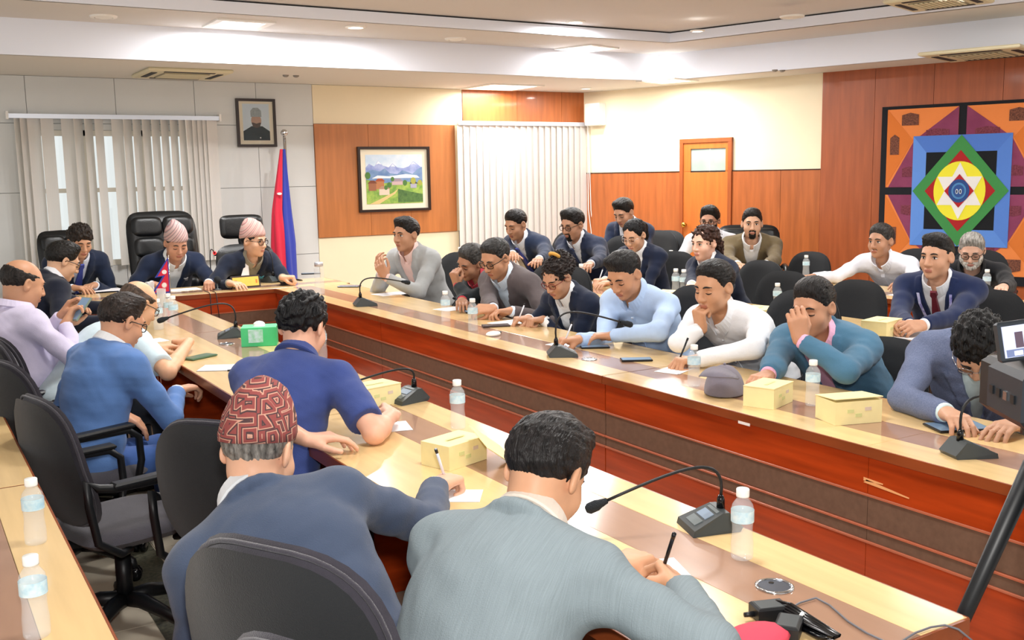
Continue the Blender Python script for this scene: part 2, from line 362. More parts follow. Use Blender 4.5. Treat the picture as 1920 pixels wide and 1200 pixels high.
downlight(5.30, 7.55, Z1+0.0985, True, 'bright round downlight inside the highest ceiling field corner', 0.06, 30)
def diffuser(x, y, z, label, r=0.10):
    t = ceil_item('ceiling_diffuser', label, 'diffuser', x, y, z)
    MB().lathe([(r, 0), (r*0.95, -0.012), (r*0.7, -0.016), (r*0.68, -0.008)], 24, cap=False).build('rim', M_lampoff, t)
    MB().lathe([(r*0.6, -0.002), (r*0.6, -0.014), (r*0.3, -0.02)], 24).build('disc', M_lampoff, t)
diffuser(1.49, 8.23, Z1, 'round white ceiling diffuser left of the lit panel light')
diffuser(4.50, 8.29, Z1, 'round white ceiling diffuser right of the glaring downlight')
diffuser(6.35, 6.01, Z1, 'round white ceiling diffuser nearest the carpeted art panel')
bpy.data.objects['ceiling_diffuser.002']['label'] = 'round white ceiling diffuser on the right, beside the small lit downlight'
def dots(x, y, label):
    t = ceil_item('sprinkler_pair', label, 'sprinkler', x, y, ZC)
    for a in (-0.05, 0.05): MB().lathe([(0.03, 0), (0.026, -0.012), (0.012, -0.02)], 12, (a, 0, 0)).build('sprinkler_head', mat('grey_metal', '#8b8782', 0.4, 0.4), t)
dots(3.31, 9.34, 'pair of small grey ceiling fittings above the framed portrait')
dots(7.46, 7.22, 'pair of small grey ceiling fittings above the cream right wall')
M_vent = mat('vent_ivory', '#d9cfae', 0.5); M_ventd = mat('vent_grille', '#8f8770', 0.6)
def cassette(x, y, z, label, rz=0, w=0.84):
    t = ceil_item('air_conditioner', label, 'air conditioner', x, y, z, rz); h = w/2
    MB().box(-h, h, -h, h, -0.03, 0.0, 0.01).build('panel', M_vent, t)
    MB().box(-h*0.55, h*0.55, -h*0.55, h*0.55, -0.036, -0.028).build('grille', M_ventd, t)
    for i in range(9): MB().box(-h*0.52, h*0.52, -h*0.5+i*h*0.12, -h*0.5+i*h*0.12+0.02, -0.041, -0.034).build('grille_slat', M_vent, t)
    for k in range(4):
        o = MB().box(-h*0.6, h*0.6, h*0.72, h*0.86, -0.034, -0.028).build('outlet_slot', M_dark, t); o.rotation_euler = (0, 0, k*math.pi/2)
cassette(2.33, 9.42, ZC, 'ivory square ceiling air conditioner above the window blind', 0, 0.72)
cassette(8.0, 5.42, ZC, 'ivory square ceiling air conditioner above the patchwork wall hanging', WA, 0.8)
cassette(6.75, 4.95, Z1, 'grey square ceiling air conditioner cut by the top of the picture', WA, 0.6)
# ------------------------------------------------------------------ conference tables
TZ = 0.75
def table(label, x, y, rz, L, w=0.62, inlay=(0.145, 0.315), splits=(), name='conference_table'):
    """local y runs along the table, local x=0 is the panelled front"""
    t = thing(name, label, 'table', (x, y, 0), rz)
    ys = [0]+list(splits)+[L]; g = 0.001
    for a, b in zip(ys[:-1], ys[1:]):
        MB().box(0.0, inlay[0]-g, a+g, b-g, TZ-0.035, TZ, 0.001).build('top_board', M_maple, t)
        MB().box(inlay[0], inlay[1], a+g, b-g, TZ-0.035, TZ-0.0004, 0.0008).build('inlay_board', M_inlay, t)
        MB().box(inlay[1]+g, w, a+g, b-g, TZ-0.035, TZ, 0.001).build('top_board', M_maple, t)
        MB().box(0.012, 0.030, a+g, b-g, TZ-0.165, TZ-0.038, 0.001).build('front_panel', M_red, t)
        MB().box(0.014, 0.030, a+g, b-g, 0.475, TZ-0.172, 0.001).build('inlay_band', M_taupe, t)
        MB().box(0.014, 0.030, a+g, b-g, 0.425, 0.465, 0.001).build('inlay_band', M_taupe, t)
        MB().box(0.012, 0.030, a+g, b-g, 0.07, 0.418, 0.001).build('front_panel', M_red, t)
    MB().box(-0.006, 0.0, 0, L, TZ-0.036, TZ-0.001, 0.001).build('edge_band', M_edge, t)
    MB().box(w, w+0.006, 0, L, TZ-0.045, TZ-0.001, 0.001).build('edge_band', M_edge, t)
    MB().box(0.0, w, -0.006, 0, TZ-0.036, TZ-0.001).build('edge_band', M_edge, t)
    MB().box(0.0, w, L, L+0.006, TZ-0.036, TZ-0.001).build('edge_band', M_edge, t)
    for z in (TZ-0.169, 0.470, 0.4215): MB().box(0.008, 0.030, 0, L, z-0.004, z+0.004, 0.001).build('moulding', M_mould, t)
    MB().box(0.03, 0.05, 0, L, 0.0, TZ-0.035).build('carcass', M_edge, t)
    for a in (0.02, L-0.05): MB().box(0.05, w-0.10, a, a+0.03, 0.0, TZ-0.035).build('end_panel', M_red, t)
    return t
RX, LX = 2.655, 1.778
table('red panelled right table section nearest the video camera', RX, 0.75, 0, 2.84, splits=(1.4,))
table('red panelled right table section before the light blue shirt man', RX, 3.595, 0, 2.44)
table('red panelled right table section before the grey blazer man', RX, 6.04, 0, 2.08)
table('maple topped table section nearest the viewer where the grey suited man writes', LX, 3.60, math.pi, 2.42)
table('maple topped table section with the open notebook and navy polo man', LX, 6.05, math.pi, 2.445)
table('maple topped table section under the bottles by the bald man', LX, 8.11, math.pi, 2.055)
table('head table with the name plate across the far end of the U', 3.31, 8.125, math.pi/2, 2.45)
table('maple table on the left edge holding two water bottles, nearest section', 0.305, 3.29, math.pi, 2.3, 0.62, (0.125, 0.36))
table('maple table on the left edge beyond the seam, far section', 0.305, 6.0, math.pi, 2.70, 0.62, (0.125, 0.36))
table('second row table under the open papers of the lanyard man', 4.32, 1.9, 0, 2.40, 0.60)
table('second row table under the two bottles by the curly haired woman', 4.33, 4.305, 0, 2.4, 0.60)
table('second row table under the writing woman with glasses', 4.40, 6.71, 0, 1.75, 0.60)
table('far end table standing by the closed blind', 4.55, 8.47, 0, 0.42, 0.6)
table('back row table in front of the grey bearded man', 5.84, 3.0, 0, 2.2, 0.60)
table('back row table in front of the brown blazer man', 5.87, 5.205, 0, 2.3, 0.60)
table('back row table in front of the young man with the phone', 5.90, 7.51, 0, 0.95, 0.60)
# ------------------------------------------------------------------ chairs
M_fab = mat('chair_fabric_charcoal', '#35323b', 0.9, var=0.15, vscale=30, bump=0.35, bscale=500, sheen=0.3)
M_fabB = mat('chair_fabric_black', '#1b1d20', 0.9, bump=0.3, bscale=500, sheen=0.2)
M_leather = mat('black_leather', '#0f1113', 0.32, bump=0.15, bscale=160)
def make_task(name, label, fab):
    t = thing(name, label, 'chair')
    v, f = pillow(0.47, 0.50, 0.075, n=3.0, bend=0.055, bend2=-0.03, taper=-0.06, crown=-0.10)
    bk = mesh_obj('backrest', v, f, fab, t, True); bk.location = (0, -0.225, 0.47)
    pts = []
    for k in range(40):
        an = 2*math.pi*k/40; ca, sa = math.cos(an), math.sin(an); e = 2/3.0; x = 0.47/2*0.965*math.copysign(abs(ca)**e, ca); z = 0.50/2*0.965*math.copysign(abs(sa)**e, sa); zz = z/0.5+0.5; x *= 1-0.06*(zz-0.5)*2
        y = -0.0375*(max(0, 1-0.965**4))**0.5+0.055*(x/0.235)**2-0.03*math.sin(zz*math.pi)-0.10*(zz-0.5); pts.append((x, y, z+0.25))
    MB().tube(pts, 0.005, 6, closed=True).build('piping', fab, bk, True)
    v, f = pillow(0.452, 0.475, 0.028, n=3.0, bend=0.055, bend2=-0.03, taper=-0.06, crown=-0.10)
    rim = mesh_obj('back_shell', v, f, M_fabB, t, True); rim.location = (0, -0.262, 0.482)
    v, f = pillow(0.49, 0.47, 0.085, n=4.0, bend=0.0)
    st = mesh_obj('seat', [(x, z-0.235, -y) for x, y, z in v], [q[::-1] for q in f], fab, t, True); st.location = (0, 0.02, 0.425)
    for s in (-1, 1):
        p = [(s*0.20, 0.12, 0.385), (s*0.262, 0.13, 0.40), (s*0.272, 0.15, 0.50), (s*0.272, 0.145, 0.60), (s*0.27, 0.10, 0.638), (s*0.27, -0.12, 0.645), (s*0.268, -0.19, 0.66), (s*0.262, -0.225, 0.69), (s*0.262, -0.222, 0.60), (s*0.262, -0.20, 0.46), (s*0.262, -0.12, 0.40), (s*0.20, -0.06, 0.385)]
        ar = MB().tube(p, 0.015, 8).build('armrest', M_black, t, True)
        MB().box(s*0.27-0.027, s*0.27+0.027, -0.14, 0.12, 0.645, 0.667, 0.008).build('arm_pad', M_black, ar)
    MB().lathe([(0.03, 0.12), (0.03, 0.30), (0.022, 0.30), (0.022, 0.385)], 16).build('gas_column', M_black, t, True)
    MB().box(-0.09, 0.09, -0.12, 0.10, 0.365, 0.395, 0.008).build('seat_plate', M_black, t)
    MB().tube([(0, -0.10, 0.38), (0, -0.24, 0.40), (0, -0.285, 0.50), (0, -0.285, 0.62)], 0.02, 8).build('back_bracket', M_black, t, True)
    lg = None
    for k in range(5):
        a = 2*math.pi*k/5+0.3
        if lg is None:
            m = MB(); m.tube([(0.0, 0, 0.12), (0.09, 0, 0.125), (0.20, 0, 0.10), (0.275, 0, 0.075), (0.285, 0, 0.05)], [0.032, 0.03, 0.024, 0.018, 0.014], 8)
            lg = m.build('base_leg', M_black, t, True); lg.rotation_euler = (0, 0, a)
            c = MB()
            for s in (-1, 1): c.lathe([(0.008, -0.011), (0.027, -0.010), (0.027, 0.010), (0.008, 0.011)], 14, (0, 0, s*0.016))
            c.xform(Matrix.Rotation(math.pi/2, 4, 'X')); cs = c.build('caster', M_blackg, lg, True); cs.location = (0.285, 0, 0.0275); cs.rotation_euler = (0, 0, 0.6)
        else:
            l2 = inst('base_leg', lg, t, rot=(0, 0, a)); inst('caster', cs, l2, (0.285, 0, 0.0275), (0, 0, 0.6*k))
    return t
def make_exec(name, label, headrest=False, bw=0.56, bh=0.80):
    t = thing(name, label, 'chair')
    if headrest:
        v, f = pillow(0.50, 0.46, 0.09, n=4, bend=0.03, crown=-0.06); o = mesh_obj('backrest', v, f, M_leather, t, True); o.location = (0, -0.24, 0.50)
        v, f = pillow(0.36, 0.19, 0.07, n=5, bend=0.02, crown=-0.02); o = mesh_obj('headrest', v, f, M_leather, t, True); o.location = (0, -0.30, 1.0)
        MB().tube([(0, -0.29, 0.90), (0, -0.33, 0.98), (0, -0.33, 1.05)], 0.018, 8).build('headrest_stem', M_black, t, True)
    else:
        v, f = pillow(bw, bh, 0.12, n=6, bend=0.04, crown=-0.16*bh/0.86, flat=8); o = mesh_obj('backrest', v, f, M_leather, t, True); o.location = (0, -0.26, 0.46)
        for i, z in enumerate([0.46+bh*q for q in (0.12, 0.33, 0.54, 0.75)]):
            for s in (-1, 1):
                v, f = pillow(bw*0.43, bh*0.2, 0.05, n=4, crown=-0.03); o = mesh_obj('back_cushion', v, f, M_leather, t, True); o.location = (s*bw*0.22, -0.185-0.186*(z-0.46-bh*0.4), z)
    v, f = pillow(0.54, 0.50, 0.12, n=4)
    st = mesh_obj('seat', [(x, z-0.25, -y) for x, y, z in v], [q[::-1] for q in f], M_leather, t, True); st.location = (0, 0.02, 0.42)
    for s in (-1, 1):
        MB().tube([(s*0.27, 0.18, 0.42), (s*0.30, 0.20, 0.60), (s*0.30, 0.14, 0.655), (s*0.30, -0.14, 0.655), (s*0.28, -0.22, 0.62)], 0.024, 8).build('armrest', M_leather, t, True)
    MB().lathe([(0.035, 0.10), (0.03, 0.36)], 14).build('gas_column', M_chrome, t, True)
    for k in range(5):
        a = 2*math.pi*k/5; ol = MB().tube([(0.0, 0, 0.11), (0.28, 0, 0.07), (0.31, 0, 0.05)], [0.032, 0.022, 0.016], 8).build('base_leg', M_chrome, t, True); ol.rotation_euler = (0, 0, a)
        c = MB().sphere((0, 0, 0), 0.026); o = c.build('caster', M_black, ol, True); o.location = (0.31, 0, 0.026)
    return t
TASK = make_task('office_chair', 'x', M_fab); TASK_USED = [False]
TASKB = make_task('office_chair', 'x', M_fabB); TASKB_USED = [False]
def place(proto, used, label, x, y, face, s=1.0, group=None):
    """face: heading in degrees from +Y towards +X"""
    c = proto if not used[0] else copy_tree(proto); used[0] = True
    c.location = (x, y, 0); c.rotation_euler = (0, 0, -math.radians(face)); c.scale = (s, s, s); c['label'] = label
    if group: c['group'] = group
    return c
G1 = 'charcoal office chairs on the left side'; G2 = 'black office chairs on the right side'
def chair_l(label, x, y, face, s=1.0): return place(TASK, TASK_USED, label, x, y, face, s, G1)
def chair_r(label, x, y, face, s=1.0): return place(TASKB, TASKB_USED, label, x, y, face, s, G2)
# ------------------------------------------------------------------ implicit-surface engine for people and soft things
class SDF:
    def __init__(s, lo, hi, h):
        s.lo = np.array(lo, float); s.h = h; s.n = np.ceil((np.array(hi, float)-s.lo)/h).astype(int)+1
        s.d = np.full(tuple(s.n), 0.5, np.float32)
        s.ax = [(s.lo[i]+h*np.arange(s.n[i])).astype(np.float32) for i in range(3)]
    def sub(s, lo, hi):
        a = np.clip(np.floor((np.array(lo)-s.lo)/s.h).astype(int), 0, s.n); b = np.clip(np.ceil((np.array(hi)-s.lo)/s.h).astype(int)+1, 0, s.n)
        sl = tuple(slice(i, j) for i, j in zip(a, b))
        X = s.ax[0][sl[0]][:, None, None]; Y = s.ax[1][sl[1]][None, :, None]; Z = s.ax[2][sl[2]][None, None, :]
        return sl, X, Y, Z
    def mix(s, sl, e, k, op):
        d = s.d[sl]
        if op == 'u':
            r = np.minimum(d, e)
            if k > 0: q = np.maximum(k-np.abs(d-e), 0)/k; r = r-q*q*k*0.25
        else:
            e = -e; r = np.maximum(d, e)
            if k > 0: q = np.maximum(k-np.abs(d-e), 0)/k; r = r+q*q*k*0.25
        s.d[sl] = r
    def cap(s, a, b, ra, rb=None, k=0.02, op='u'):
        rb = ra if rb is None else rb; a = np.array(a, float); b = np.array(b, float); R = max(ra, rb)+k+2*s.h
        sl, X, Y, Z = s.sub(np.minimum(a, b)-R, np.maximum(a, b)+R)
        if s.d[sl].size == 0: return s
        v = b-a; L2 = float(v@v)+1e-12
        px, py, pz = X-a[0], Y-a[1], Z-a[2]
        t = np.clip((px*v[0]+py*v[1]+pz*v[2])/L2, 0, 1)
        e = np.sqrt((px-t*v[0])**2+(py-t*v[1])**2+(pz-t*v[2])**2)-(ra+(rb-ra)*t)
        s.mix(sl, e, k, op); return s
    def plane(s, p, n, R):
        p = np.array(p, float); sl, X, Y, Z = s.sub(p-R, p+R)
        if s.d[sl].size == 0: return s
        e = (X-p[0])*n[0]+(Y-p[1])*n[1]+(Z-p[2])*n[2]; w = np.sqrt((X-p[0])**2+(Y-p[1])**2+(Z-p[2])**2)
        s.d[sl] = np.where(w < R, np.maximum(s.d[sl], e), s.d[sl]); return s
    def chain(s, pts, rs, k=0.02):
        for i in range(len(pts)-1): s.cap(pts[i], pts[i+1], rs[i], rs[i+1], k)
        return s
    def ell(s, c, r, R=None, k=0.03, op='u'):
        c = np.array(c, float); r = np.array(r, float); m = max(r)+k+2*s.h
        sl, X, Y, Z = s.sub(c-m, c+m)
        if s.d[sl].size == 0: return s
        px, py, pz = X-c[0], Y-c[1], Z-c[2]
        if R is None: qx, qy, qz = px, py, pz
        else:
            qx = px*R[0, 0]+py*R[1, 0]+pz*R[2, 0]; qy = px*R[0, 1]+py*R[1, 1]+pz*R[2, 1]; qz = px*R[0, 2]+py*R[1, 2]+pz*R[2, 2]
        k0 = np.sqrt((qx/r[0])**2+(qy/r[1])**2+(qz/r[2])**2); k1 = np.sqrt((qx/r[0]**2)**2+(qy/r[1]**2)**2+(qz/r[2]**2)**2)+1e-6
        s.mix(sl, k0*(k0-1)/k1, k, op); return s
    def grid(s): return s.ax[0][:, None, None], s.ax[1][None, :, None], s.ax[2][None, None, :]
    def noise(s, amp, wl, seed=0, oct=3, st=(1, 1, 1)):
        rng = np.random.RandomState(seed); X, Y, Z = s.grid(); n = np.zeros(s.d.shape, np.float32)
        band = np.abs(s.d) < amp*4+2*s.h
        if not band.any(): return s
        ii = np.nonzero(band); x = s.ax[0][ii[0]]; y = s.ax[1][ii[1]]; z = s.ax[2][ii[2]]; t = np.zeros(len(x), np.float32)
        for o in range(oct*2):
            kv = rng.normal(size=3)*np.array(st); kv = kv/np.linalg.norm(kv/np.array(st))*2*math.pi/(wl*(0.6+0.9*rng.rand()))
            t += np.sin(x*kv[0]+y*kv[1]+z*kv[2]+rng.rand()*6.28+1.5*np.sin(x*kv[1]*0.6+z*kv[0]*0.5))
        s.d[ii] += (amp*t/math.sqrt(oct*2)).astype(np.float32); return s
    def mesh(s):
        d = s.d; h = s.h
        d[0] = d[-1] = 0.1; d[:, 0] = d[:, -1] = 0.1; d[:, :, 0] = d[:, :, -1] = 0.1
        ins = d < 0; c = ins[:-1, :-1, :-1].astype(np.int8)
        cs = [(i, j, k) for i in (0, 1) for j in (0, 1) for k in (0, 1)]; n = d.shape; tot = np.zeros(tuple(q-1 for q in n), np.int8)
        for i, j, k in cs: tot += ins[i:n[0]-1+i, j:n[1]-1+j, k:n[2]-1+k]
        act = (tot > 0) & (tot < 8); I = np.nonzero(act); m = len(I[0])
        if m == 0: return np.zeros((0, 3)), np.zeros((0, 4), int)
        idx = np.full(act.shape, -1, np.int64); idx[I] = np.arange(m)
        val = {q: d[I[0]+q[0], I[1]+q[1], I[2]+q[2]] for q in cs}
        P = np.zeros((m, 3)); cnt = np.zeros(m)
        for a in range(3):
            for q in cs:
                if q[a]: continue
                q2 = list(q); q2[a] = 1; q2 = tuple(q2); v0, v1 = val[q], val[q2]; x = (v0 < 0) != (v1 < 0)
                t = np.where(x, v0/np.where(x, v0-v1, 1), 0)
                for b in range(3): P[:, b] += np.where(x, t if b == a else q[b], 0)
                cnt += x
        P = P/cnt[:, None]+np.stack(I, 1); V = s.lo+P*h; Fs = []
        for a in range(3):
            b, c2 = (a+1) % 3, (a+2) % 3
            s0 = [slice(None)]*3; s1 = [slice(None)]*3; s0[a] = slice(0, -1); s1[a] = slice(1, None)
            x = ins[tuple(s0)] != ins[tuple(s1)]; E = list(np.nonzero(x)); fl = ins[tuple(s0)][tuple(E)]
            ok = (E[b] > 0) & (E[c2] > 0) & (E[b] < n[b]-1) & (E[c2] < n[c2]-1); E = [e[ok] for e in E]; fl = fl[ok]
            def g(db, dc):
                e = [None]*3; e[a] = E[a]; e[b] = E[b]+db; e[c2] = E[c2]+dc; return idx[tuple(e)]
            q = np.stack([g(-1, -1), g(0, -1), g(0, 0), g(-1, 0)], 1); q[~fl] = q[~fl][:, ::-1]; Fs.append(q)
        return V, np.concatenate(Fs)
def rotx(a): c, s = math.cos(a), math.sin(a); return np.array([[1, 0, 0], [0, c, -s], [0, s, c]])
def roty(a): c, s = math.cos(a), math.sin(a); return np.array([[c, 0, s], [0, 1, 0], [-s, 0, c]])
def rotz(a): c, s = math.cos(a), math.sin(a); return np.array([[c, -s, 0], [s, c, 0], [0, 0, 1]])
def unit(v): v = np.array(v, float); return v/(np.linalg.norm(v)+1e-9)
def join(parts):
    V = []; Fq = []; n = 0
    for v, f in parts:
        if len(v) == 0: continue
        V.append(np.asarray(v, float)); Fq.append(np.asarray(f)+n); n += len(v)
    return np.concatenate(V), np.concatenate(Fq)
# ------------------------------------------------------------------ materials for people
def lighten(h, k=0.22):
    c = h.lstrip('#'); v = [int(c[i:i+2], 16) for i in (0, 2, 4)]; return '#%02x%02x%02x' % tuple(int(a+(b-a)*k) for a, b in zip(v, (255, 222, 205)))
def skin(tone):
    tone = lighten(tone); return mat('skin_'+tone.lstrip('#'), tone, 0.48, spec=0.4, sss=0.12, var=0.05, vscale=25)
def lipm(tone):
    tone = lighten(tone); c = tone.lstrip('#'); r, g, b = (int(c[i:i+2], 16) for i in (0, 2, 4)); return mat('lips_'+c, '#%02x%02x%02x' % (int(r*0.86), int(g*0.72), int(b*0.74)), 0.4)
def hairm(col, gloss=0.42): return mat('hair_'+col.lstrip('#')+'_%d' % int(gloss*100), col, gloss, spec=0.3, var=0.7, vscale=60, stretch=(1.6, 0.5, 0.4), bump=0.8, bscale=150, bstretch=(1.6, 0.35, 0.3))
def cloth(col, rough=0.85, var=0.06, weave=0.25, scale=420, sheen=0.15, col2=None): return mat('cloth_'+col.lstrip('#')+('_%d' % int(rough*100)), col, rough, spec=0.25, var=var, vscale=14, bump=weave, bscale=scale, sheen=sheen, col2=col2)
M_lash = mat('lash_dark', '#1a0f0b', 0.5); M_eyew = mat('eye_white', '#e8dfd8', 0.25); M_iris = mat('iris_dark', '#1d120c', 0.15)
M_spec = mat('spectacle_black', '#15130f', 0.25); M_specr = mat('spectacle_red', '#7a2a22', 0.3); M_lens = mat('spectacle_lens', '#ffffff', 0.02, trans=1.0, ior=1.05)
M_shoe = mat('shoe_black', '#101010', 0.3); M_trous = cloth('#1c212c')
FING = [(0.030, (0.043, 0.025, 0.020)), (0.010, (0.047, 0.028, 0.021)), (-0.010, (0.043, 0.026, 0.020)), (-0.029, (0.034, 0.020, 0.018))]
POSE = {'rest': [(14, 22, 12), (18, 26, 14), (22, 28, 14), (24, 30, 16)], 'flat': [(3, 6, 4)]*4, 'pen': [(42, 48, 22), (55, 62, 30), (66, 76, 36), (70, 80, 40)],
        'fist': [(70, 85, 50)]*4, 'hold': [(30, 52, 30), (34, 56, 32), (38, 58, 34), (42, 60, 36)], 'cup': [(30, 35, 20), (34, 38, 22), (38, 42, 24), (44, 46, 26)], 'point': [(4, 8, 4), (30, 40, 20), (50, 70, 30), (60, 75, 35)]}
def add_hand(S, W, Rm, side, pose):
    """Rm columns: x (towards the little finger for the left hand .. mirrored), y along fingers, z back of the hand"""
    th = -1 if side == 'R' else 1
    T = lambda p: W+Rm@np.array(p)
    for (fx, ln), cu in zip(FING, POSE[pose]):
        x = th*fx; kn = np.array([x, 0.086-abs(fx-0.005)*0.22, 0.002])
        S.cap(T((x*0.55, 0.0, 0)), T(kn), 0.0155, 0.0118, 0.012)
        p = kn; a = 0.0; spread = th*fx*1.6
        for j in range(3):
            a += math.radians(cu[j]); dv = np.array([math.sin(spread)*math.cos(a), math.cos(spread)*math.cos(a), -math.sin(a)]); q = p+dv*ln[j]
            S.cap(T(p), T(q), (0.0098, 0.0088, 0.0080)[j], (0.0088, 0.0080, 0.0068)[j], 0.003 if j == 0 else 0.002); p = q
    S.cap(T((-th*0.012, 0.02, -0.004)), T((th*0.012, 0.05, -0.006)), 0.017, 0.015, 0.012)
    b = np.array([th*0.018, 0.018, -0.008]); cl = {'pen': 1.0, 'fist': 1.1, 'hold': 0.7, 'cup': 0.4}.get(pose, 0.15)
    d1 = unit((th*(0.85-0.35*cl), 0.75, -0.25-0.35*cl)); d2 = unit((th*(0.55-0.75*cl), 0.85, -0.25-0.2*cl)); d3 = unit((th*(0.4-0.8*cl), 0.9, -0.2-0.2*cl))
    S.cap(T(b), T(b+d1*0.042), 0.0165, 0.0125, 0.012); S.cap(T(b+d1*0.042), T(b+d1*0.042+d2*0.032), 0.0118, 0.0105, 0.003); S.cap(T(b+d1*0.042+d2*0.032), T(b+d1*0.042+d2*0.032+d3*0.024), 0.0102, 0.0085, 0.002)
def head_field(lo, hi, h, fat=0.0, fem=False, nb=None):
    S = SDF(lo, hi, h); j = 0.93 if fem else 1.0
    S.ell((0, -0.014, 0.036), (0.0745, 0.094, 0.082), k=0.0)
    S.ell((0, 0.030, -0.012), (0.061+fat*0.5, 0.060, 0.084), k=0.03)
    S.ell((0, 0.028, -0.062), ((0.054+fat)*j, 0.055, 0.046+fat*0.4), k=0.03)
    S.ell((0, 0.066, -0.094), (0.024*j, 0.022, 0.019), k=0.025)
    for sgn in (-1, 1):
        S.ell((sgn*0.040, 0.056, -0.030), (0.024+fat*0.4, 0.024, 0.026+fat*0.3), k=0.022)
    S.cap((-0.034, 0.078, 0.024), (0.034, 0.078, 0.024), 0.0105 if not fem else 0.008, k=0.02)
    for sgn in (-1, 1): S.ell((sgn*0.031, 0.104, 0.003), (0.019, 0.021, 0.013), k=0.012, op='s')
    S.cap((0, 0.088, 0.016), (0, 0.107, -0.030), 0.0085, 0.0125*j, 0.012)
    for sgn in (-1, 1): S.ell((sgn*0.0125, 0.097, -0.034), (0.0085, 0.010, 0.008), k=0.008)
    S.ell((0, 0.090, -0.060), (0.023, 0.012, 0.0055), k=0.006); S.ell((0, 0.0885, -0.069), (0.021, 0.012, 0.006), k=0.004)
    for sgn in (-1, 1):
        S.ell((sgn*0.077, -0.006, 0.0), (0.009, 0.021, 0.033), rotz(sgn*0.35)@rotx(-0.2), k=0.006)
        S.ell((sgn*0.084, -0.002, 0.004), (0.006, 0.011, 0.018), rotz(sgn*0.35), k=0.004, op='s')
    if nb is not None:
        S.cap((0, -0.020, -0.045), nb, 0.052*j+fat*0.6, 0.053*j+fat*0.6, 0.03)
    return S
def strip_mesh(sections):
    """closed tube through a list of equal-length section polygons"""
    v = [p for sct in sections for p in sct]; m = len(sections[0]); f = []
    for i in range(len(sections)-1):
        for k in range(m): f.append((i*m+k, i*m+(k+1) % m, (i+1)*m+(k+1) % m, (i+1)*m+k))
    f.append(tuple(range(m-1, -1, -1))); f.append(tuple(range((len(sections)-1)*m, len(sections)*m)))
    return v, f
def person(label, head, face, s=1.0, dep=5.0, hyaw=0, hpitch=25, hroll=0, R=None, L=None, top='suit', c1='#1f2740', c2='#e9ecf0', tie=None, skin_t='#c08a63',
           hair='short', hc='#14110f', glasses=None, beard=None, fat=0.0, fem=False, twist=0.0, side=0.0, sw=0.185, hat=None, trous=None, extra=None, eyes='down', seat=0.45, seed=0, spine=0.50, npitch=None, sleeve='long', pattern=None, legs=True):
    hb = min(max(0.0062+0.0007*(dep-2), 0.0065), 0.012); hh = min(max(0.0034+0.0003*(dep-2), 0.0034), 0.0056); hd = min(max(0.0033+0.00028*(dep-2), 0.0033), 0.0052)
    head = np.array(head, float); fr = math.radians(face)
    root = thing('person', label, 'person', group=None)
    Rh = rotz(-math.radians(hyaw))@rotx(-math.radians(hpitch))@roty(math.radians(hroll))
    pn = math.radians(min(hpitch, 60)*0.75 if npitch is None else npitch)
    Hz = head[2]/s
    noff = rotx(-pn)@np.array([0, -0.030, -0.130])
    Nz = Hz+noff[2]; Pz = seat+0.09; dz = Nz-Pz
    off = math.sqrt(max(spine**2-dz**2-side**2, 0.0004)) if dz < spine else 0.02
    Pp = np.array([0, 0, Pz]); Nb = np.array([side, off, Nz]); Hc = Nb-noff
    rw = rotz(-fr)
    rootp = head-s*(rw@np.array([Hc[0], Hc[1], Hz]))
    root.location = (rootp[0], rootp[1], 0); root.rotation_euler = (0, 0, -fr); root.scale = (s, s, s)
    def loc(pw): return rw.T@((np.array(pw, float)-np.array([rootp[0], rootp[1], 0]))/s)
    def wld(pl): return np.array([rootp[0], rootp[1], 0])+s*(rw@np.array(pl))
    ctrl = Pp+np.array([side*0.3, off*0.30, dz*0.58])
    B = lambda t: (1-t)**2*Pp+2*t*(1-t)*ctrl+t*t*Nb
    dB = lambda t: unit(2*(1-t)*(ctrl-Pp)+2*t*(Nb-ctrl))
    def frame(t):
        tw = math.radians(twist)*t; right = np.array([math.cos(tw), -math.sin(tw), 0]); up = dB(t); right = unit(right-up*(right@up)); return np.stack([right, np.cross(up, right), up], 1)
    fs = frame(0.9); Sh = {}; El = {}; Wr = {}; Hm = {}
    out = {'root': root, 'hand': {}, 'wld': wld, 'loc': loc}
    for sd, sgn, spc in (('R', 1, R), ('L', -1, L)):
        Sp = B(0.90)+fs@np.array([sgn*sw, 0.015, -0.015])
        spc = dict(spc or {})
        if 'p' in spc: tgt = loc(spc['p'])
        else: tgt = np.array([sgn*0.11, 0.30, seat+0.20])
        up_a, fo_a = 0.29, 0.255
        if spc.get('dir') is not None:
            dv = spc['dir']; hdv = rw.T@unit(dv if hasattr(dv, '__len__') else (math.sin(math.radians(dv)), math.cos(math.radians(dv)), 0))
        else:
            dd = tgt-Sp; hdv = unit((dd[0]-sgn*0.10, dd[1], 0.0 if 'p' in spc else -0.15))
        W = tgt-hdv*0.055
        if spc.get('elbow') is not None:
            E = loc(spc['elbow']); v = E-Sp; E = Sp+unit(v)*up_a if np.linalg.norm(v) > up_a*1.15 or np.linalg.norm(v) < up_a*0.75 else E
        else:
            v = W-Sp; D = np.linalg.norm(v)
            if D > 0.535: W = Sp+v/D*0.535; D = 0.535; v = W-Sp
            pole = np.array(spc.get('pole', (sgn*0.8, -0.45, -0.75)), float); a = (up_a**2-fo_a**2+D*D)/(2*D); hgt = math.sqrt(max(up_a**2-a*a, 0)); u = v/D
            pv = pole-u*(pole@u); E = Sp+u*a+unit(pv)*hgt
        z = unit(rw.T@np.array(spc.get('up', (0, 0, 1)), float)); z = unit(z-hdv*(z@hdv)); x = np.cross(hdv, z)
        Sh[sd], El[sd], Wr[sd] = Sp, E, W; Hm[sd] = (np.stack([x, hdv, z], 1), spc.get('pose', 'rest'))
        out['hand'][sd] = (wld(W+hdv*0.075), rw@hdv, rw@z, rw@x); out[sd+'wrist'] = wld(W)
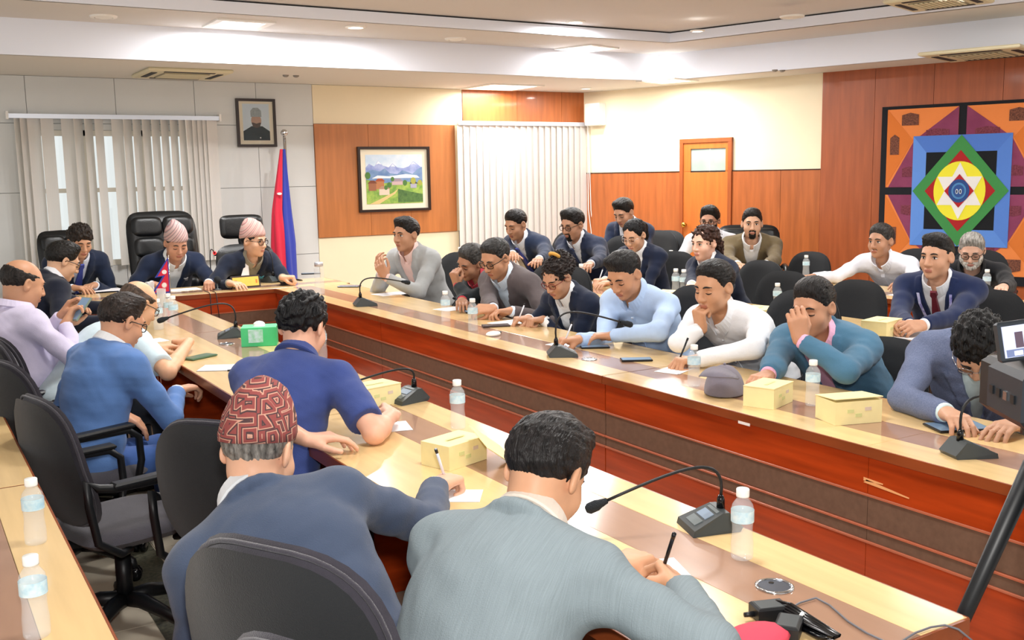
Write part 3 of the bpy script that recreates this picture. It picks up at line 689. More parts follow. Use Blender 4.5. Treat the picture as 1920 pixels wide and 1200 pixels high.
    sk = skin(skin_t); cA = cloth(c1) if isinstance(c1, str) else c1; cB = cloth(c2, 0.7, weave=0.12) if isinstance(c2, str) else c2
    parts = []
    # ---- head and neck
    nb = Rh.T@(Nb+frame(1.0)@np.array([0, 0.022, -0.045])-Hc); box_lo = np.minimum((-0.105, -0.13, -0.13), nb-0.085); box_hi = np.maximum((0.105, 0.13, 0.13), nb+0.085)
    HF = head_field(box_lo, box_hi, hh, fat*0.35, fem, nb)
    hd_keep = HF.d.copy()
    hv, hf = HF.mesh(); lipmask_v = hv.copy(); parts.append((hv@Rh.T+Hc, hf)); nhead = len(hf)
    # ---- arms, hands
    for sd in ('R', 'L'):
        bare = sleeve == 'short'
        E, W = El[sd], Wr[sd]; A0 = E if bare else E+(W-E)*0.55
        pts = [A0, W, W+Hm[sd][0][:, 1]*0.2, Sh[sd]+(E-Sh[sd])*0.35 if bare else A0]
        lo = np.min(pts, 0)-0.10; hi = np.max(pts, 0)+0.10
        S = SDF(lo, hi, hd)
        if bare: S.cap(Sh[sd]+(E-Sh[sd])*0.35, E, 0.044, 0.036, 0.01); S.cap(E, E+(W-E)*0.3, 0.037, 0.040, 0.02); S.cap(E+(W-E)*0.3, W, 0.039, 0.024, 0.015)
        else: S.cap(A0, W, 0.030, 0.024, 0.01)
        add_hand(S, W, Hm[sd][0], sd, Hm[sd][1]); parts.append(S.mesh())
    # ---- hidden core so that the body is one figure
    S = SDF(Pp-(0.32, 0.3, 0.2), np.maximum(Nb, np.maximum(El['R'], El['L']))+0.2, 0.022)
    S.cap(Pp, Nb, 0.075, 0.05, 0.02)
    for sd in ('R', 'L'): S.cap(B(0.9), Sh[sd], 0.05, 0.035, 0.02); S.cap(Sh[sd], El[sd], 0.035, 0.03, 0.02); S.cap(El[sd], Wr[sd], 0.028, 0.018, 0.01)
    if sleeve != 'short': parts.append(S.mesh())
    bv, bf = join(parts)
    fm = np.zeros(len(bf), int); cc = lipmask_v[hf].mean(1)
    fm[:nhead] = ((np.abs(cc[:, 0]) < 0.020) & (cc[:, 1] > 0.084) & (cc[:, 2] < -0.0560) & (cc[:, 2] > -0.0725)).astype(int)
    body = mesh_obj('body', bv, bf, [sk, lipm(skin_t)], root, True, fm)
    # ---- torso clothing
    def torso(S, off, upper=False):
        f0, f1, f2 = frame(0.15), frame(0.45), frame(0.75); q = 0.92 if fem else 1.0
        if not upper: S.ell(B(0.05)+f0@np.array([0, 0.0, 0]), (0.172*q+off+fat*0.5, 0.125+off+fat, 0.13+off), f0, 0.0)
        S.ell(B(0.38)+f1@np.array([0, 0.012+fat*0.5, 0]), (0.152*q+off+fat, 0.112+off+fat*1.4, 0.17+off), f1, 0.07)
        S.ell(B(0.70)+f2@np.array([0, 0.0, 0]), (0.172*q*(sw/0.185)+off, 0.115+off+fat*0.5, 0.165+off), f2, 0.06)
        if fem: S.ell(B(0.66)+f2@np.array([0, 0.075, 0]), (0.13+off, 0.06+off, 0.075+off), f2, 0.05)
        for sd, sgn in (('R', 1), ('L', -1)):
            S.cap(B(0.90)+fs@np.array([sgn*0.03, 0, 0.0]), Sh[sd]+fs@np.array([-sgn*0.02, 0, 0.005]), 0.060+off, 0.057+off, 0.05)
            S.cap(Nb+frame(1.0)@np.array([sgn*0.025, -0.012, -0.015]), Sh[sd]+fs@np.array([-sgn*0.03, -0.005, 0.012]), 0.042+off, 0.048+off, 0.04)
    jack = top in ('suit', 'blazer'); off = 0.014 if jack else 0.004
    allp = np.array([Pp-0.25, Pp+(0.25, 0.25, 0), Nb+0.13, Sh['R']+0.1, Sh['L']+(-0.1, 0.1, 0.1), Sh['L']-0.1]+[q+o for q in (El['R'], El['L'], Wr['R'], Wr['L']) for o in (-0.09, 0.09)])
    lo, hi = allp.min(0), allp.max(0)
    S = SDF(lo, hi, hb); torso(S, off)
    fw = frame(0.72); O = B(0.72)
    def front_coords():
        X, Y, Z = S.grid(); px, py, pz = X-O[0], Y-O[1], Z-O[2]
        return px*fw[0, 0]+py*fw[1, 0]+pz*fw[2, 0], px*fw[0, 1]+py*fw[1, 1]+pz*fw[2, 1], px*fw[0, 2]+py*fw[1, 2]+pz*fw[2, 2]
    if jack:
        qx, qy, qz = front_coords(); zb = -0.17 if top == 'suit' else -0.21; wd = np.clip((qz-zb)/(0.20-zb), 0, 1.4)*0.078
        wedge = np.maximum(np.abs(qx)-wd, -qy-0.0+0.005); wedge = np.maximum(wedge, zb-qz)
        lw = np.interp(np.clip((qz-zb)/(0.22-zb), 0, 1), [0, 0.62, 0.66, 1.0], [0.004, 0.062, 0.048, 0.03]).astype(np.float32)
        lap = (np.abs(qx) < wd+lw) & (qy > 0.02) & (qz > zb) & (qz < 0.24)
        S.d -= np.where(lap, 0.008, 0).astype(np.float32)
        S.d = np.maximum(S.d, -wedge).astype(np.float32)
    rs = (0.057, 0.050, 0.044, 0.037) if jack else (0.051, 0.045, 0.041, 0.034)
    if fem: rs = tuple(r*0.88 for r in rs)
    for sd in ('R', 'L'):
        if sleeve == 'long':
            m1 = (Sh[sd]+El[sd])/2; m2 = (El[sd]+Wr[sd])/2; we = Wr[sd]+unit(Wr[sd]-El[sd])*0.02
            S.cap(Sh[sd], m1, rs[0], (rs[0]+rs[1])/2, 0.045); S.cap(m1, El[sd], (rs[0]+rs[1])/2, rs[1], 0.02); S.cap(El[sd], m2, rs[1], rs[2], 0.02); S.cap(m2, we, rs[2], rs[3], 0.01)
        else:
            S.cap(Sh[sd], Sh[sd]+(El[sd]-Sh[sd])*0.72, 0.064, 0.064, 0.04)
    S.noise(0.0024, 0.13, seed+1, 3, (0.6, 0.6, 1.6)); S.noise(0.0008, 0.05, seed+5, 2, (0.8, 0.8, 1.3))
    if jack:
        fN = frame(0.97); ring = []
        for i in range(13):
            a = math.radians(70+220*i/12); ring.append(Nb+fN@np.array([math.sin(a)*(0.070+fat*0.25), math.cos(a)*(0.072+fat*0.25)-0.012, 0.012-0.030*(math.cos(a)+1)/2]))
        for i in range(12): S.cap(ring[i], ring[i+1], 0.0125, 0.0125, 0.012)
    for sd in ('R', 'L'):      # open the cuffs
        dv = unit(Wr[sd]-El[sd])
        if sleeve == 'long': S.plane(Wr[sd]-dv*(0.016 if jack else 0.004), dv, 0.075)
        else:
            e1 = Sh[sd]+(El[sd]-Sh[sd])*0.78; dv = unit(El[sd]-Sh[sd]); S.plane(e1, dv, 0.10)
    S.cap(Nb+frame(1.0)@np.array([0, 0.030, 0.012]), Hc+frame(1.0)@np.array([0, 0.05, 0.0]), 0.062, 0.085, 0.01, 's')
    gv, gf = S.mesh()
    nm = {'suit': 'suit_jacket', 'blazer': 'blazer', 'shirt': 'shirt', 'polo': 'polo_shirt'}[top]
    mesh_obj(nm, gv, gf, cA, root, True)
    nf = frame(0.97); NR = 0.060+fat*0.25
    if fem: NR = 0.054
    def collar(name, r0, hgt, flap, m, a0, a1, zoff, tip, back_only=False, th=0.004):
        secs = []
        for i in range(29):
            a = math.radians(a0+(a1-a0)*i/28); cx, cy = math.sin(a), math.cos(a)      # a=0 at the front
            fr_ = max(0.0, (cy-0.3)/0.7)**1.5
            zz = zoff+0.008-0.034*(cy+1)/2
            def pt(r, z): return Nb+nf@np.array([cx*r*1.04, cy*r*1.10+0.006, z])
            secs.append([pt(r0, zz-0.012), pt(r0-0.002, zz+hgt), pt(r0+th*0.8, zz+hgt+0.002), pt(r0+th+flap, zz-0.004-tip*fr_), pt(r0+th+flap-0.003, zz-0.008-tip*fr_)])
        v, f = strip_mesh(secs); return mesh_obj(name, v, f, m, root, False)
    if jack:
        S2 = SDF(np.minimum(B(0.2), Nb)-(0.24, 0.2, 0.02), np.maximum(B(0.2), Nb)+(0.24, 0.2, 0.03), hb); torso(S2, 0.001, True); S2.noise(0.0015, 0.06, seed+9, 2)
        S2.cap(Nb+frame(1.0)@np.array([0, 0.030, 0.012]), Hc+frame(1.0)@np.array([0, 0.05, 0.0]), 0.060, 0.085, 0.01, 's')
        sv = [S2.mesh()]
        for sd in ('R', 'L'):
            dv = unit(Wr[sd]-El[sd]); C = SDF(Wr[sd]-0.09, Wr[sd]+0.09, 0.005); C.cap(Wr[sd]-dv*0.045, Wr[sd]+dv*0.02, 0.0335, 0.0325, 0); C.plane(Wr[sd]-dv*0.002, dv, 0.085); cvv, cff = C.mesh(); mesh_obj('shirt_cuff', cvv, cff, cB, root, True)
        v, f = join(sv); mesh_obj('shirt', v, f, cB, root, True)
        collar('shirt_collar', NR+0.004, 0.026, 0.012, cB, 12, 348, 0.034, 0.040)
    elif top in ('shirt', 'polo'):
        collar('collar', NR+0.005, 0.024, 0.016, cA, 14, 346, 0.030, 0.050 if top == 'shirt' else 0.03)
        qv = []
        for i in range(6):
            z = 0.14-i*0.075; b0 = O+fw@np.array([0, 0.0, z])
            # march to the cloth surface along the chest direction
            for st in range(60):
                p = b0+fw[:, 1]*(0.06+st*0.004); ii = tuple(np.clip(((p-S.lo)/S.h).round().astype(int), 0, S.n-1))
                if S.d[ii] > 0.0: break
            qv.append(p)
        if not (sleeve == 'short' and top == 'polo'):
            secs = [[p+fw@np.array([x, y, 0]) for x, y in ((-0.014, -0.004), (0.014, -0.004), (0.014, 0.0025), (-0.014, 0.0025))] for p in qv]
            v, f = strip_mesh(secs); mesh_obj('button_placket', v, f, cA, root)
            if dep < 6:
                for p in qv[1:]: MB().sphere(tuple(p+fw[:, 1]*0.003), (0.005, 0.004, 0.005), 8, 5).build('button', mat('shirt_button', '#cfd2d6', 0.3), root, True)
    def on_chest(x, z, off_=0.0, St=None):
        St = St or S2; b0 = O+fw@np.array([x, 0, z])
        for st in range(80):
            p = b0+fw[:, 1]*(0.02+st*0.003); ii = tuple(np.clip(((p-St.lo)/St.h).round().astype(int), 0, St.n-1))
            if St.d[ii] > 0.0: break
        return p+fw[:, 1]*off_
    if tie and jack:
        secs = []
        for z, w in ((0.152, 0.017), (0.128, 0.021), (0.112, 0.013), (0.03, 0.022), (-0.05, 0.030), (-0.125, 0.033)):
            zq = min(z, 0.055); c = on_chest(0, zq, 0.009+hb*0.7)+fw@np.array([0, -(z-zq)*0.14, z-zq]); secs.append([c+fw@np.array(q) for q in ((-w, -0.010, 0), (w, -0.010, 0), (w*0.85, 0.004, 0), (-w*0.85, 0.004, 0))])
        v, f = strip_mesh(secs); mesh_obj('necktie', v, f, cloth(tie, 0.5, 0.3) if isinstance(tie, str) else tie, root)
    # ---- legs and shoes
    if legs:
        tm = cloth(trous) if trous else M_trous; kn_f = 0.44; S3 = SDF((-0.32, -0.2, -0.02), (0.32, 0.72, Pz+0.12), 0.014)
        S3.ell(Pp+(0, 0.0, -0.01), (0.17+fat*0.5, 0.13+fat*0.5, 0.10), k=0)
        for sgn in (-1, 1):
            hp = (sgn*0.085, 0.02, Pz-0.02); kn = (sgn*0.115, kn_f, seat+0.03); an = (sgn*0.115, kn_f+0.02, 0.10)
            S3.cap(hp, kn, 0.085, 0.062, 0.05); S3.cap(kn, an, 0.062, 0.045, 0.03)
        v, f = S3.mesh(); mesh_obj('trousers', v, f, tm, root, True)
        for sgn in (-1, 1):
            S4 = SDF((sgn*0.115-0.07, kn_f-0.10, -0.01), (sgn*0.115+0.07, kn_f+0.26, 0.15), 0.010); S4.ell((sgn*0.115, kn_f+0.09, 0.035), (0.042, 0.135, 0.035), k=0); S4.ell((sgn*0.115, kn_f+0.01, 0.065), (0.04, 0.05, 0.06), k=0.03)
            v, f = S4.mesh(); v[:, 2] = np.maximum(v[:, 2], 0.004); mesh_obj('shoe', v, f, M_shoe, root, True)
    # ---- face details
    gi = lambda x, y, z: tuple(int(min(max(round((q-HF.lo[i])/hh), 0), HF.n[i]-1)) for i, q in enumerate((x, y, z)))
    def surf(x, z):
        y = 0.125
        while y > 0.04:
            if hd_keep[gi(x, y, z)] < 0: break
            y -= 0.001
        d0 = hd_keep[gi(x, y, z)]; return y+max(0.0, min(0.003, -float(d0)))
    def put(name, mb, m, smooth=True): return mesh_obj(name, (np.array(mb.v)@Rh.T+Hc), mb.f, m, root, smooth, mb.m if isinstance(m, (list, tuple)) else None)
    for sgn in (-1, 1):
        e = MB()
        if eyes == 'open':
            e.sphere((sgn*0.031, 0.0775, 0.003), (0.0140, 0.010, 0.0068), 12, 8); e.mi = 1; e.sphere((sgn*0.031, 0.0835, 0.003), (0.0060, 0.0055, 0.0060), 10, 6); put('eye', e, [M_eyew, M_iris])
            e = MB(); e.tube([(sgn*0.018, 0.0835, 0.006), (sgn*0.025, 0.0865, 0.0095), (sgn*0.031, 0.088, 0.0105), (sgn*0.038, 0.086, 0.0095), (sgn*0.046, 0.081, 0.005)], [0.001, 0.002, 0.0024, 0.002, 0.001], 6); put('eyelid', e, M_lash)
        else:
            e.sphere((sgn*0.031, 0.0775, -0.001), (0.0140, 0.0092, 0.0080), 12, 8); put('eyelid', e, sk)
            e = MB(); e.tube([(sgn*0.018, surf(sgn*0.018, -0.003)+0.001, -0.003), (sgn*0.025, 0.0855, -0.0055), (sgn*0.031, 0.0872, -0.0062), (sgn*0.038, 0.0848, -0.0055), (sgn*0.046, surf(sgn*0.046, -0.003)+0.0012, -0.003)], [0.0012, 0.0024, 0.0028, 0.0024, 0.0012], 6); put('eyelash', e, M_lash)
        b = MB(); b.tube([*[(sgn*x, surf(sgn*x, z)+0.0012, z) for x, z in ((0.014, 0.0235), (0.022, 0.0265), (0.031, 0.028), (0.040, 0.0265), (0.048, 0.022))]], [0.0025, 0.004*(0.7 if fem else 1), 0.0042*(0.7 if fem else 1), 0.0035, 0.002], 6); put('eyebrow', b, hairm(hc if hc not in ('#8a8782', '#77736e') else '#4a4642'))
    HM = hairm(hc)
    # ---- hair
    def hair_field(style):
        ext = 0.05 if style in ('curly', 'wavy', 'bun', 'ponytail', 'longdark', 'mop') else 0.02
        lo2 = np.array((-0.125-ext, -0.15-ext*2.2, -0.12-ext*2.5)); hi2 = np.array((0.125+ext, 0.13, 0.15+ext))
        Q = SDF(lo2, hi2, hh*1.05); X, Y, Z = Q.grid()
        th = {'short': 0.006, 'fade': 0.003, 'thick': 0.010, 'curly': 0.010, 'mop': 0.013, 'bald': 0.0045, 'recede': 0.007, 'wavy': 0.012, 'bun': 0.010, 'ponytail': 0.008, 'longdark': 0.009, 'hatband': 0.005, 'grey': 0.008, 'side': 0.008}[style]
        Q.ell((0, -0.014, 0.036), (0.0745+th, 0.094+th, 0.082+th), k=0)
        if style in ('thick', 'short', 'side', 'fade', 'grey', 'recede', 'mop', 'curly'):
            lift = {'thick': 0.016, 'short': 0.009, 'side': 0.014, 'fade': 0.015, 'grey': 0.008, 'recede': 0.003, 'mop': 0.02, 'curly': 0.012}[style]
            Q.ell((0, 0.012, 0.085), (0.062, 0.062, 0.036+lift), k=0.03)
            if style in ('side', 'thick', 'fade'): Q.cap((-0.035, 0.050, 0.102), (0.04, 0.048, 0.107), 0.013, 0.017, 0.03)
        if style in ('curly', 'mop'): Q.noise(0.0062, 0.026, seed+3, 3)
        elif style in ('wavy', 'bun'): Q.noise(0.0045, 0.03, seed+3, 3)
        else: Q.noise(0.0016, 0.014, seed+3, 4, (2.2, 0.35, 0.9))
        # hairline: keep what lies above/behind these surfaces
        hl = {'recede': 0.084, 'bald': 0.070, 'grey': 0.072, 'mop': 0.055, 'ponytail': 0.074, 'longdark': 0.070, 'bun': 0.076, 'wavy': 0.072}.get(style, 0.066)
        fwd = {'recede': 0.045, 'bald': 0.03, 'mop': 0.10}.get(style, 0.062)
        face_cut = np.sqrt(((X)/0.070)**2+((Y-0.118)/(0.118-fwd+0.022))**2+((Z-hl+0.092)/0.094)**2)-1
        a, b2 = (-0.022, 0.50)
        if style in ('wavy', 'longdark', 'ponytail', 'bun'): a, b2 = (-0.030, 0.42)
        low = (a+b2*Y-Z)          # >0 below the hairline
        low = np.where(Y < -0.02, np.maximum((-0.075 if not fem else -0.07)-Z, (a+b2*Y-Z)*0.5), low)
        cut = np.maximum(low, -face_cut*0.06)
        if style == 'bald': cut = np.maximum(cut, (Z-0.062-0.35*np.maximum(-Y-0.02, 0)))
        Q.d = (Q.d+(th+0.0035)*(1-np.clip(-cut/(0.030 if style not in ('bald', 'hatband') else 0.012), 0, 1))).astype(np.float32)
        Q.d = np.maximum(Q.d, cut.astype(np.float32))
        # clear the ears
        for sgn in (-1, 1): Q.ell((sgn*0.085, 0.002, -0.012), (0.022, 0.024, 0.036), k=0.006, op='s')
        if style == 'bun':
            Q.ell((0.0, -0.075, 0.095), (0.052, 0.05, 0.046), k=0.02); Q.ell((0.0, -0.115, 0.03), (0.05, 0.045, 0.06), k=0.03); Q.noise(0.006, 0.02, seed+11, 3)
        if style == 'ponytail':
            Q.chain([(0.0, -0.10, 0.04), (0.01, -0.135, 0.0), (0.015, -0.135, -0.07), (0.01, -0.12, -0.13)], (0.035, 0.038, 0.034, 0.018), 0.02); Q.noise(0.003, 0.02, seed+11, 3)
        if style == 'wavy':
            Q.chain([(0.03, -0.10, 0.02), (0.045, -0.14, -0.03), (0.05, -0.15, -0.10), (0.04, -0.14, -0.17)], (0.045, 0.055, 0.05, 0.025), 0.03); Q.noise(0.008, 0.03, seed+11, 3)
        if style == 'longdark':
            Q.chain([(-0.02, -0.09, 0.03), (-0.02, -0.115, -0.04), (-0.02, -0.11, -0.14), (-0.02, -0.10, -0.20)], (0.06, 0.06, 0.05, 0.03), 0.03); Q.noise(0.003, 0.02, seed+11, 3)
        return Q
    if hair:
        Q = hair_field(hair); v, f = Q.mesh(); mesh_obj('hair', v@Rh.T+Hc, f, HM, root, True)
    if beard:
        Q = SDF(box_lo, box_hi, hh); Q.d = hd_keep-np.float32(beard.get('t', 0.004)); X, Y, Z = Q.grid()
        if beard['k'] == 'full':
            cut = np.maximum(Z+0.030+np.abs(X)*-0.25, 0.0-Y+0.004); cut = np.maximum(cut, -0.118-Z+0*X); mouth = 0.020-np.sqrt((X*0.8)**2+((Z+0.064)*1.6)**2)*1.0; cut = np.maximum(cut, np.where(Y > 0.06, mouth-0.004, -1)); cut = np.maximum(cut, np.where(np.abs(X) < 0.045, Z+0.042, -1))
        elif beard['k'] == 'goatee':
            cut = np.maximum(np.abs(X)-0.030, 0.055-Y+0*X); cut = np.maximum(cut, Z+0.040+0*X); mouth = 0.019-np.sqrt((X*0.9)**2+((Z+0.064)*1.7)**2); cut = np.maximum(cut, mouth-0.004)
        else:
            cut = np.maximum(np.maximum(np.abs(X)-0.028, np.abs(Z+0.0475+np.abs(X)*0.2)-0.006), 0.05-Y)
        Q.noise(0.0012, 0.012, seed+2, 2); tb_ = beard.get('t', 0.004); Q.d = (Q.d+(tb_+0.0006)*(1-np.clip(-cut/0.014, 0, 1))).astype(np.float32); Q.d = np.maximum(Q.d, cut.astype(np.float32)); v, f = Q.mesh()
        if len(v): mesh_obj('moustache' if beard['k'] == 'mous' else 'beard', v@Rh.T+Hc, f, hairm(beard.get('c', hc)), root, True)
    if glasses:
        gm = M_specr if glasses == 'red' else (M_chrome if glasses == 'wire' else M_spec); r = 0.0022 if glasses in ('black', 'red') else 0.0013
        mb = MB()
        for sgn in (-1, 1):
            pts = []
            for i in range(16):
                a = 2*math.pi*i/16; ca, sa = math.cos(a), math.sin(a); x = 0.024*math.copysign(abs(ca)**0.7, ca); z = 0.018*math.copysign(abs(sa)**0.7, sa)
                pts.append((sgn*0.033+x, 0.103-abs(sgn*0.033+x)*0.16, 0.0+z))
            mb.tube(pts, r, 6, closed=True)
            mb.tube([(sgn*0.056, 0.094, 0.006), (sgn*0.078, 0.055, 0.008), (sgn*0.081, 0.0, 0.008), (sgn*0.082, -0.012, -0.004)], r, 6)
        mb.tube([(-0.010, 0.1015, 0.004), (0, 0.106, 0.007), (0.010, 0.1015, 0.004)], r, 6)
        sp_o = put('spectacles', mb, gm)
        ln = MB()
        for sgn in (-1, 1):
            pts = []
            for i in range(16):
                a = 2*math.pi*i/16; ca, sa = math.cos(a), math.sin(a); x = 0.023*math.copysign(abs(ca)**0.7, ca); z = 0.017*math.copysign(abs(sa)**0.7, sa); pts.append((sgn*0.033+x, 0.1028-abs(sgn*0.033+x)*0.16, z))
            ln.add(pts+[(p[0], p[1]-0.0012, p[2]) for p in pts], [tuple(range(16)), tuple(range(31, 15, -1))]+[(k, 16+k, 16+(k+1) % 16, (k+1) % 16) for k in range(16)])
        put('lenses', ln, M_lens, False).parent = sp_o
    if hat:
        secs = []
        for i, (z, rx, ry, yo) in enumerate(((0.028, 0.083, 0.104, -0.012), (0.045, 0.086, 0.107, -0.012), (0.085, 0.081, 0.100, -0.014), (0.118, 0.069, 0.088, -0.018), (0.145, 0.053, 0.074, -0.022), (0.160, 0.034, 0.058, -0.022), (0.166, 0.012, 0.044, -0.022))):
            secs.append([(rx*math.cos(a), ry*math.sin(a)+yo, z*1.0+(0.022 if i < 2 else 0.010)*math.sin(a)*(1 if i < 5 else 0)+0.012*math.cos(a)*(i/6)) for a in [2*math.pi*k/28 for k in range(28)]])
        v, f = strip_mesh(secs); mesh_obj('topi_cap', np.array(v)@Rh.T+Hc, f, hat, root, True)
    if extra: extra(dict(root=root, Hc=Hc, Rh=Rh, Nb=Nb, nf=nf, on_chest=on_chest if jack else None, fw=fw, O=O, S=S, wld=wld, B=B, frame=frame))
    return out
# ------------------------------------------------------------------ people
def topi_mat(name, a, b, c, scale, mode):
    m = bpy.data.materials.new(name); m.use_nodes = True; nt = m.node_tree; N = nt.nodes; L = nt.links; bs = N['Principled BSDF']; bs.inputs['Roughness'].default_value = 0.9
    tc = N.new('ShaderNodeTexCoord'); rp = N.new('ShaderNodeValToRGB'); cr = rp.color_ramp; cr.interpolation = 'CONSTANT'
    if mode == 'stripe':
        mp = N.new('ShaderNodeMapping'); mp.inputs['Rotation'].default_value = (0.5, 0.6, 0.3); L.new(tc.outputs['Object'], mp.inputs[0])
        t = N.new('ShaderNodeTexWave'); t.inputs['Scale'].default_value = scale; t.inputs['Distortion'].default_value = 1.0; L.new(mp.outputs[0], t.inputs['Vector']); L.new(t.outputs['Fac'], rp.inputs[0]); st = (0, 0.3, 0.55, 0.8); cr.interpolation = 'EASE'
    else:
        t = N.new('ShaderNodeTexVoronoi'); t.inputs['Scale'].default_value = scale; t.distance = 'CHEBYCHEV'; L.new(tc.outputs['Object'], t.inputs['Vector']); mu = N.new('ShaderNodeMath'); mu.operation = 'MULTIPLY'; mu.inputs[1].default_value = 4.5
        fr = N.new('ShaderNodeMath'); fr.operation = 'FRACT'; L.new(t.outputs['Distance'], mu.inputs[0]); L.new(mu.outputs[0], fr.inputs[0]); L.new(fr.outputs[0], rp.inputs[0]); st = (0, 0.35, 0.55, 0.8)
    while len(cr.elements) < 4: cr.elements.new(0.5)
    for e, p, col in zip(cr.elements, st, (a, b, c, a)): e.position = p; e.color = (*lin(col), 1)
    L.new(rp.outputs[0], bs.inputs['Base Color']); return m
TOPI_RED = topi_mat('dhaka_red', '#8a4340', '#c2917d', '#4a3436', 21, 'voronoi'); TOPI_P1 = topi_mat('dhaka_pastel', '#cfb0ac', '#a8777a', '#8f9496', 9, 'stripe'); TOPI_P2 = topi_mat('dhaka_pink', '#cda39c', '#a06a6c', '#c9bdb2', 10, 'stripe')
T = lambda x, y, z=0.785: on_z(x, y, z)
D = at_depth
PEOPLE = {}
def P(key, label, px, py, dep, face, **k):
    o = person(label, D(px, py, dep), face, dep=dep, **k); PEOPLE[key] = o; return o
UPS = (0.2, -0.3, 0.8)
def lanyard(e):
    m = mat('lanyard_ribbon', '#d8d9f2', 0.5, col2='#5a52b8', vscale=40); oc = e['on_chest']; S_ = e['S']
    l = [oc(x, z, 0.034) for x, z in ((-0.085, 0.13), (-0.085, 0.08), (-0.055, -0.02), (-0.02, -0.10), (0.0, -0.115))]; r = [oc(x, z, 0.034) for x, z in ((0.085, 0.13), (0.075, 0.08), (0.045, -0.02), (0.01, -0.10), (0.0, -0.115))]
    for pts in (l, r):
        secs = [[p+e['fw']@np.array(q) for q in ((-0.007, 0, 0), (0.007, 0, 0), (0.007, 0.003, 0), (-0.007, 0.003, 0))] for p in pts]; v, f = strip_mesh(secs); mesh_obj('lanyard', v, f, m, e['root'])
def pocket(col, pin=None):
    def fn(e):
        p = e['on_chest'](-0.085, 0.02, 0.022); fw = e['fw']
        v = [p+fw@np.array(q) for q in ((-0.022, 0, -0.012), (0.022, 0, -0.012), (0.016, 0.002, 0.028), (-0.002, 0.004, 0.018), (-0.016, 0.002, 0.034))]; w = [q-fw[:, 1]*0.006 for q in v]
        mesh_obj('pocket_square' if not pin else 'lapel_pin', v+w, [(0, 1, 2, 3, 4), (9, 8, 7, 6, 5)]+[(k, 5+k, 5+(k+1) % 5, (k+1) % 5) for k in range(5)], mat('accent_'+col.lstrip('#'), col, 0.6), e['root'])
    return fn
def scrunchie(pos, r, col):
    def fn(e):
        pts = []
        for i in range(14):
            a = 2*math.pi*i/14; pts.append(e['Hc']+e['Rh']@(np.array(pos)+np.array([math.cos(a)*r, math.sin(a)*r*0.5, math.sin(a)*r])))
        MB().tube(pts, 0.011, 8, closed=True).build('hair_tie', mat('tie_'+col.lstrip('#'), col, 0.7), e['root'], True)
    return fn
# left side of the U
P('L1', 'man in a light grey suit seen from behind, writing in the near foreground', 1022, 890, 2.12, 62, hpitch=36, hyaw=4, c1=mat('suit_grey_pin', '#7f8c92', 0.8, var=0.1, vscale=16, stretch=(40, 1, 1), bump=0.25, bscale=400), c2='#e8dccf', skin_t='#c68d66', hair='thick', hc='#1d1a1a', R=dict(p=T(1262, 1085, 0.80), pose='pen', dir=25, elbow=T(1335, 1215, 0.80), up=(0.5, -0.3, 0.7)), L=dict(p=T(1185, 1050, 0.79), pose='cup', dir=75), fat=0.01, seed=1)
P('L2', 'man in a navy suit and red patterned topi cap, seen from behind', 484, 848, 2.38, 24, hpitch=22, hyaw=22, hroll=0, side=-0.20, c1='#434f66', c2='#dfe3e8', skin_t='#cf9a79', hair='hatband', hc='#77736e', hat=TOPI_RED, R=dict(p=T(838, 902, 0.79), pose='pen', dir=62), fat=0.015, seed=2)
P('L3', 'man in a navy polo shirt with curly black hair, seen from behind', 567, 614, 3.70, 48, hpitch=18, hyaw=2, top='polo', sleeve='short', c1='#3a4a85', skin_t='#d9a184', hair='curly', hc='#0e0e11', R=dict(p=T(733, 772, 0.81), pose='cup', dir=24, elbow=T(702, 812, 0.79), up=(0.4, -0.4, 0.8)), L=dict(p=T(632, 846, 0.785), pose='rest', dir=100), seed=3)
P('L4', 'man in a bright blue blazer and glasses seated on the left', 226, 604, 4.40, 68, hpitch=22, hyaw=0, top='blazer', c1='#5d82bd', c2='#eef0f4', skin_t='#c98d68', hair='fade', hc='#2a211d', glasses='black', seat=0.38, spine=0.48, trous='#3f5f9e', R=dict(p=T(352, 728, 0.70), pose='hold', dir=70), seed=4)
P('L5', 'balding man in a pale blue tee shirt and glasses, forearm on the table', 258, 572, 5.2, 70, hpitch=30, top='polo', sleeve='short', c1='#cfe2ea', skin_t='#d39c72', hair='bald', hc='#4c3d33', glasses='black', fat=0.03, R=dict(p=T(340, 640, 0.80), pose='fist', dir=330, elbow=T(292, 676, 0.785)), L=dict(p=T(310, 650, 0.79), pose='rest', dir=80), seed=5)
P('L6', 'heavy man in a pale lilac shirt looking at his phone', 42, 533, 5.0, 70, hpitch=16, hyaw=4, top='shirt', c1='#d3cbe3', skin_t='#b47c56', hair='bald', hc='#241e1b', fat=0.045, seat=0.42, spine=0.48, beard=dict(k='mous', c='#2a221e'), R=dict(p=D(133, 592, 5.05), pose='hold', dir=(0.6, 0.3, 0.75), up=(-0.5, 0.5, 0.5)), L=dict(p=D(128, 575, 5.25), pose='hold', dir=(0.6, -0.1, 0.75), up=(-0.6, 0.4, 0.5)), seed=6)
P('L7', 'man in a black suit and glasses bending his head on the left', 116, 490, 6.6, 78, hpitch=24, s=1.04, c1='#1a1f2f', c2='#e9ecf2', skin_t='#d0a07c', hair='side', hc='#15120f', glasses='black', R=dict(p=T(215, 600, 0.80), pose='rest', dir=80), L=dict(p=T(250, 580, 0.80), pose='rest', dir=100), seed=7)
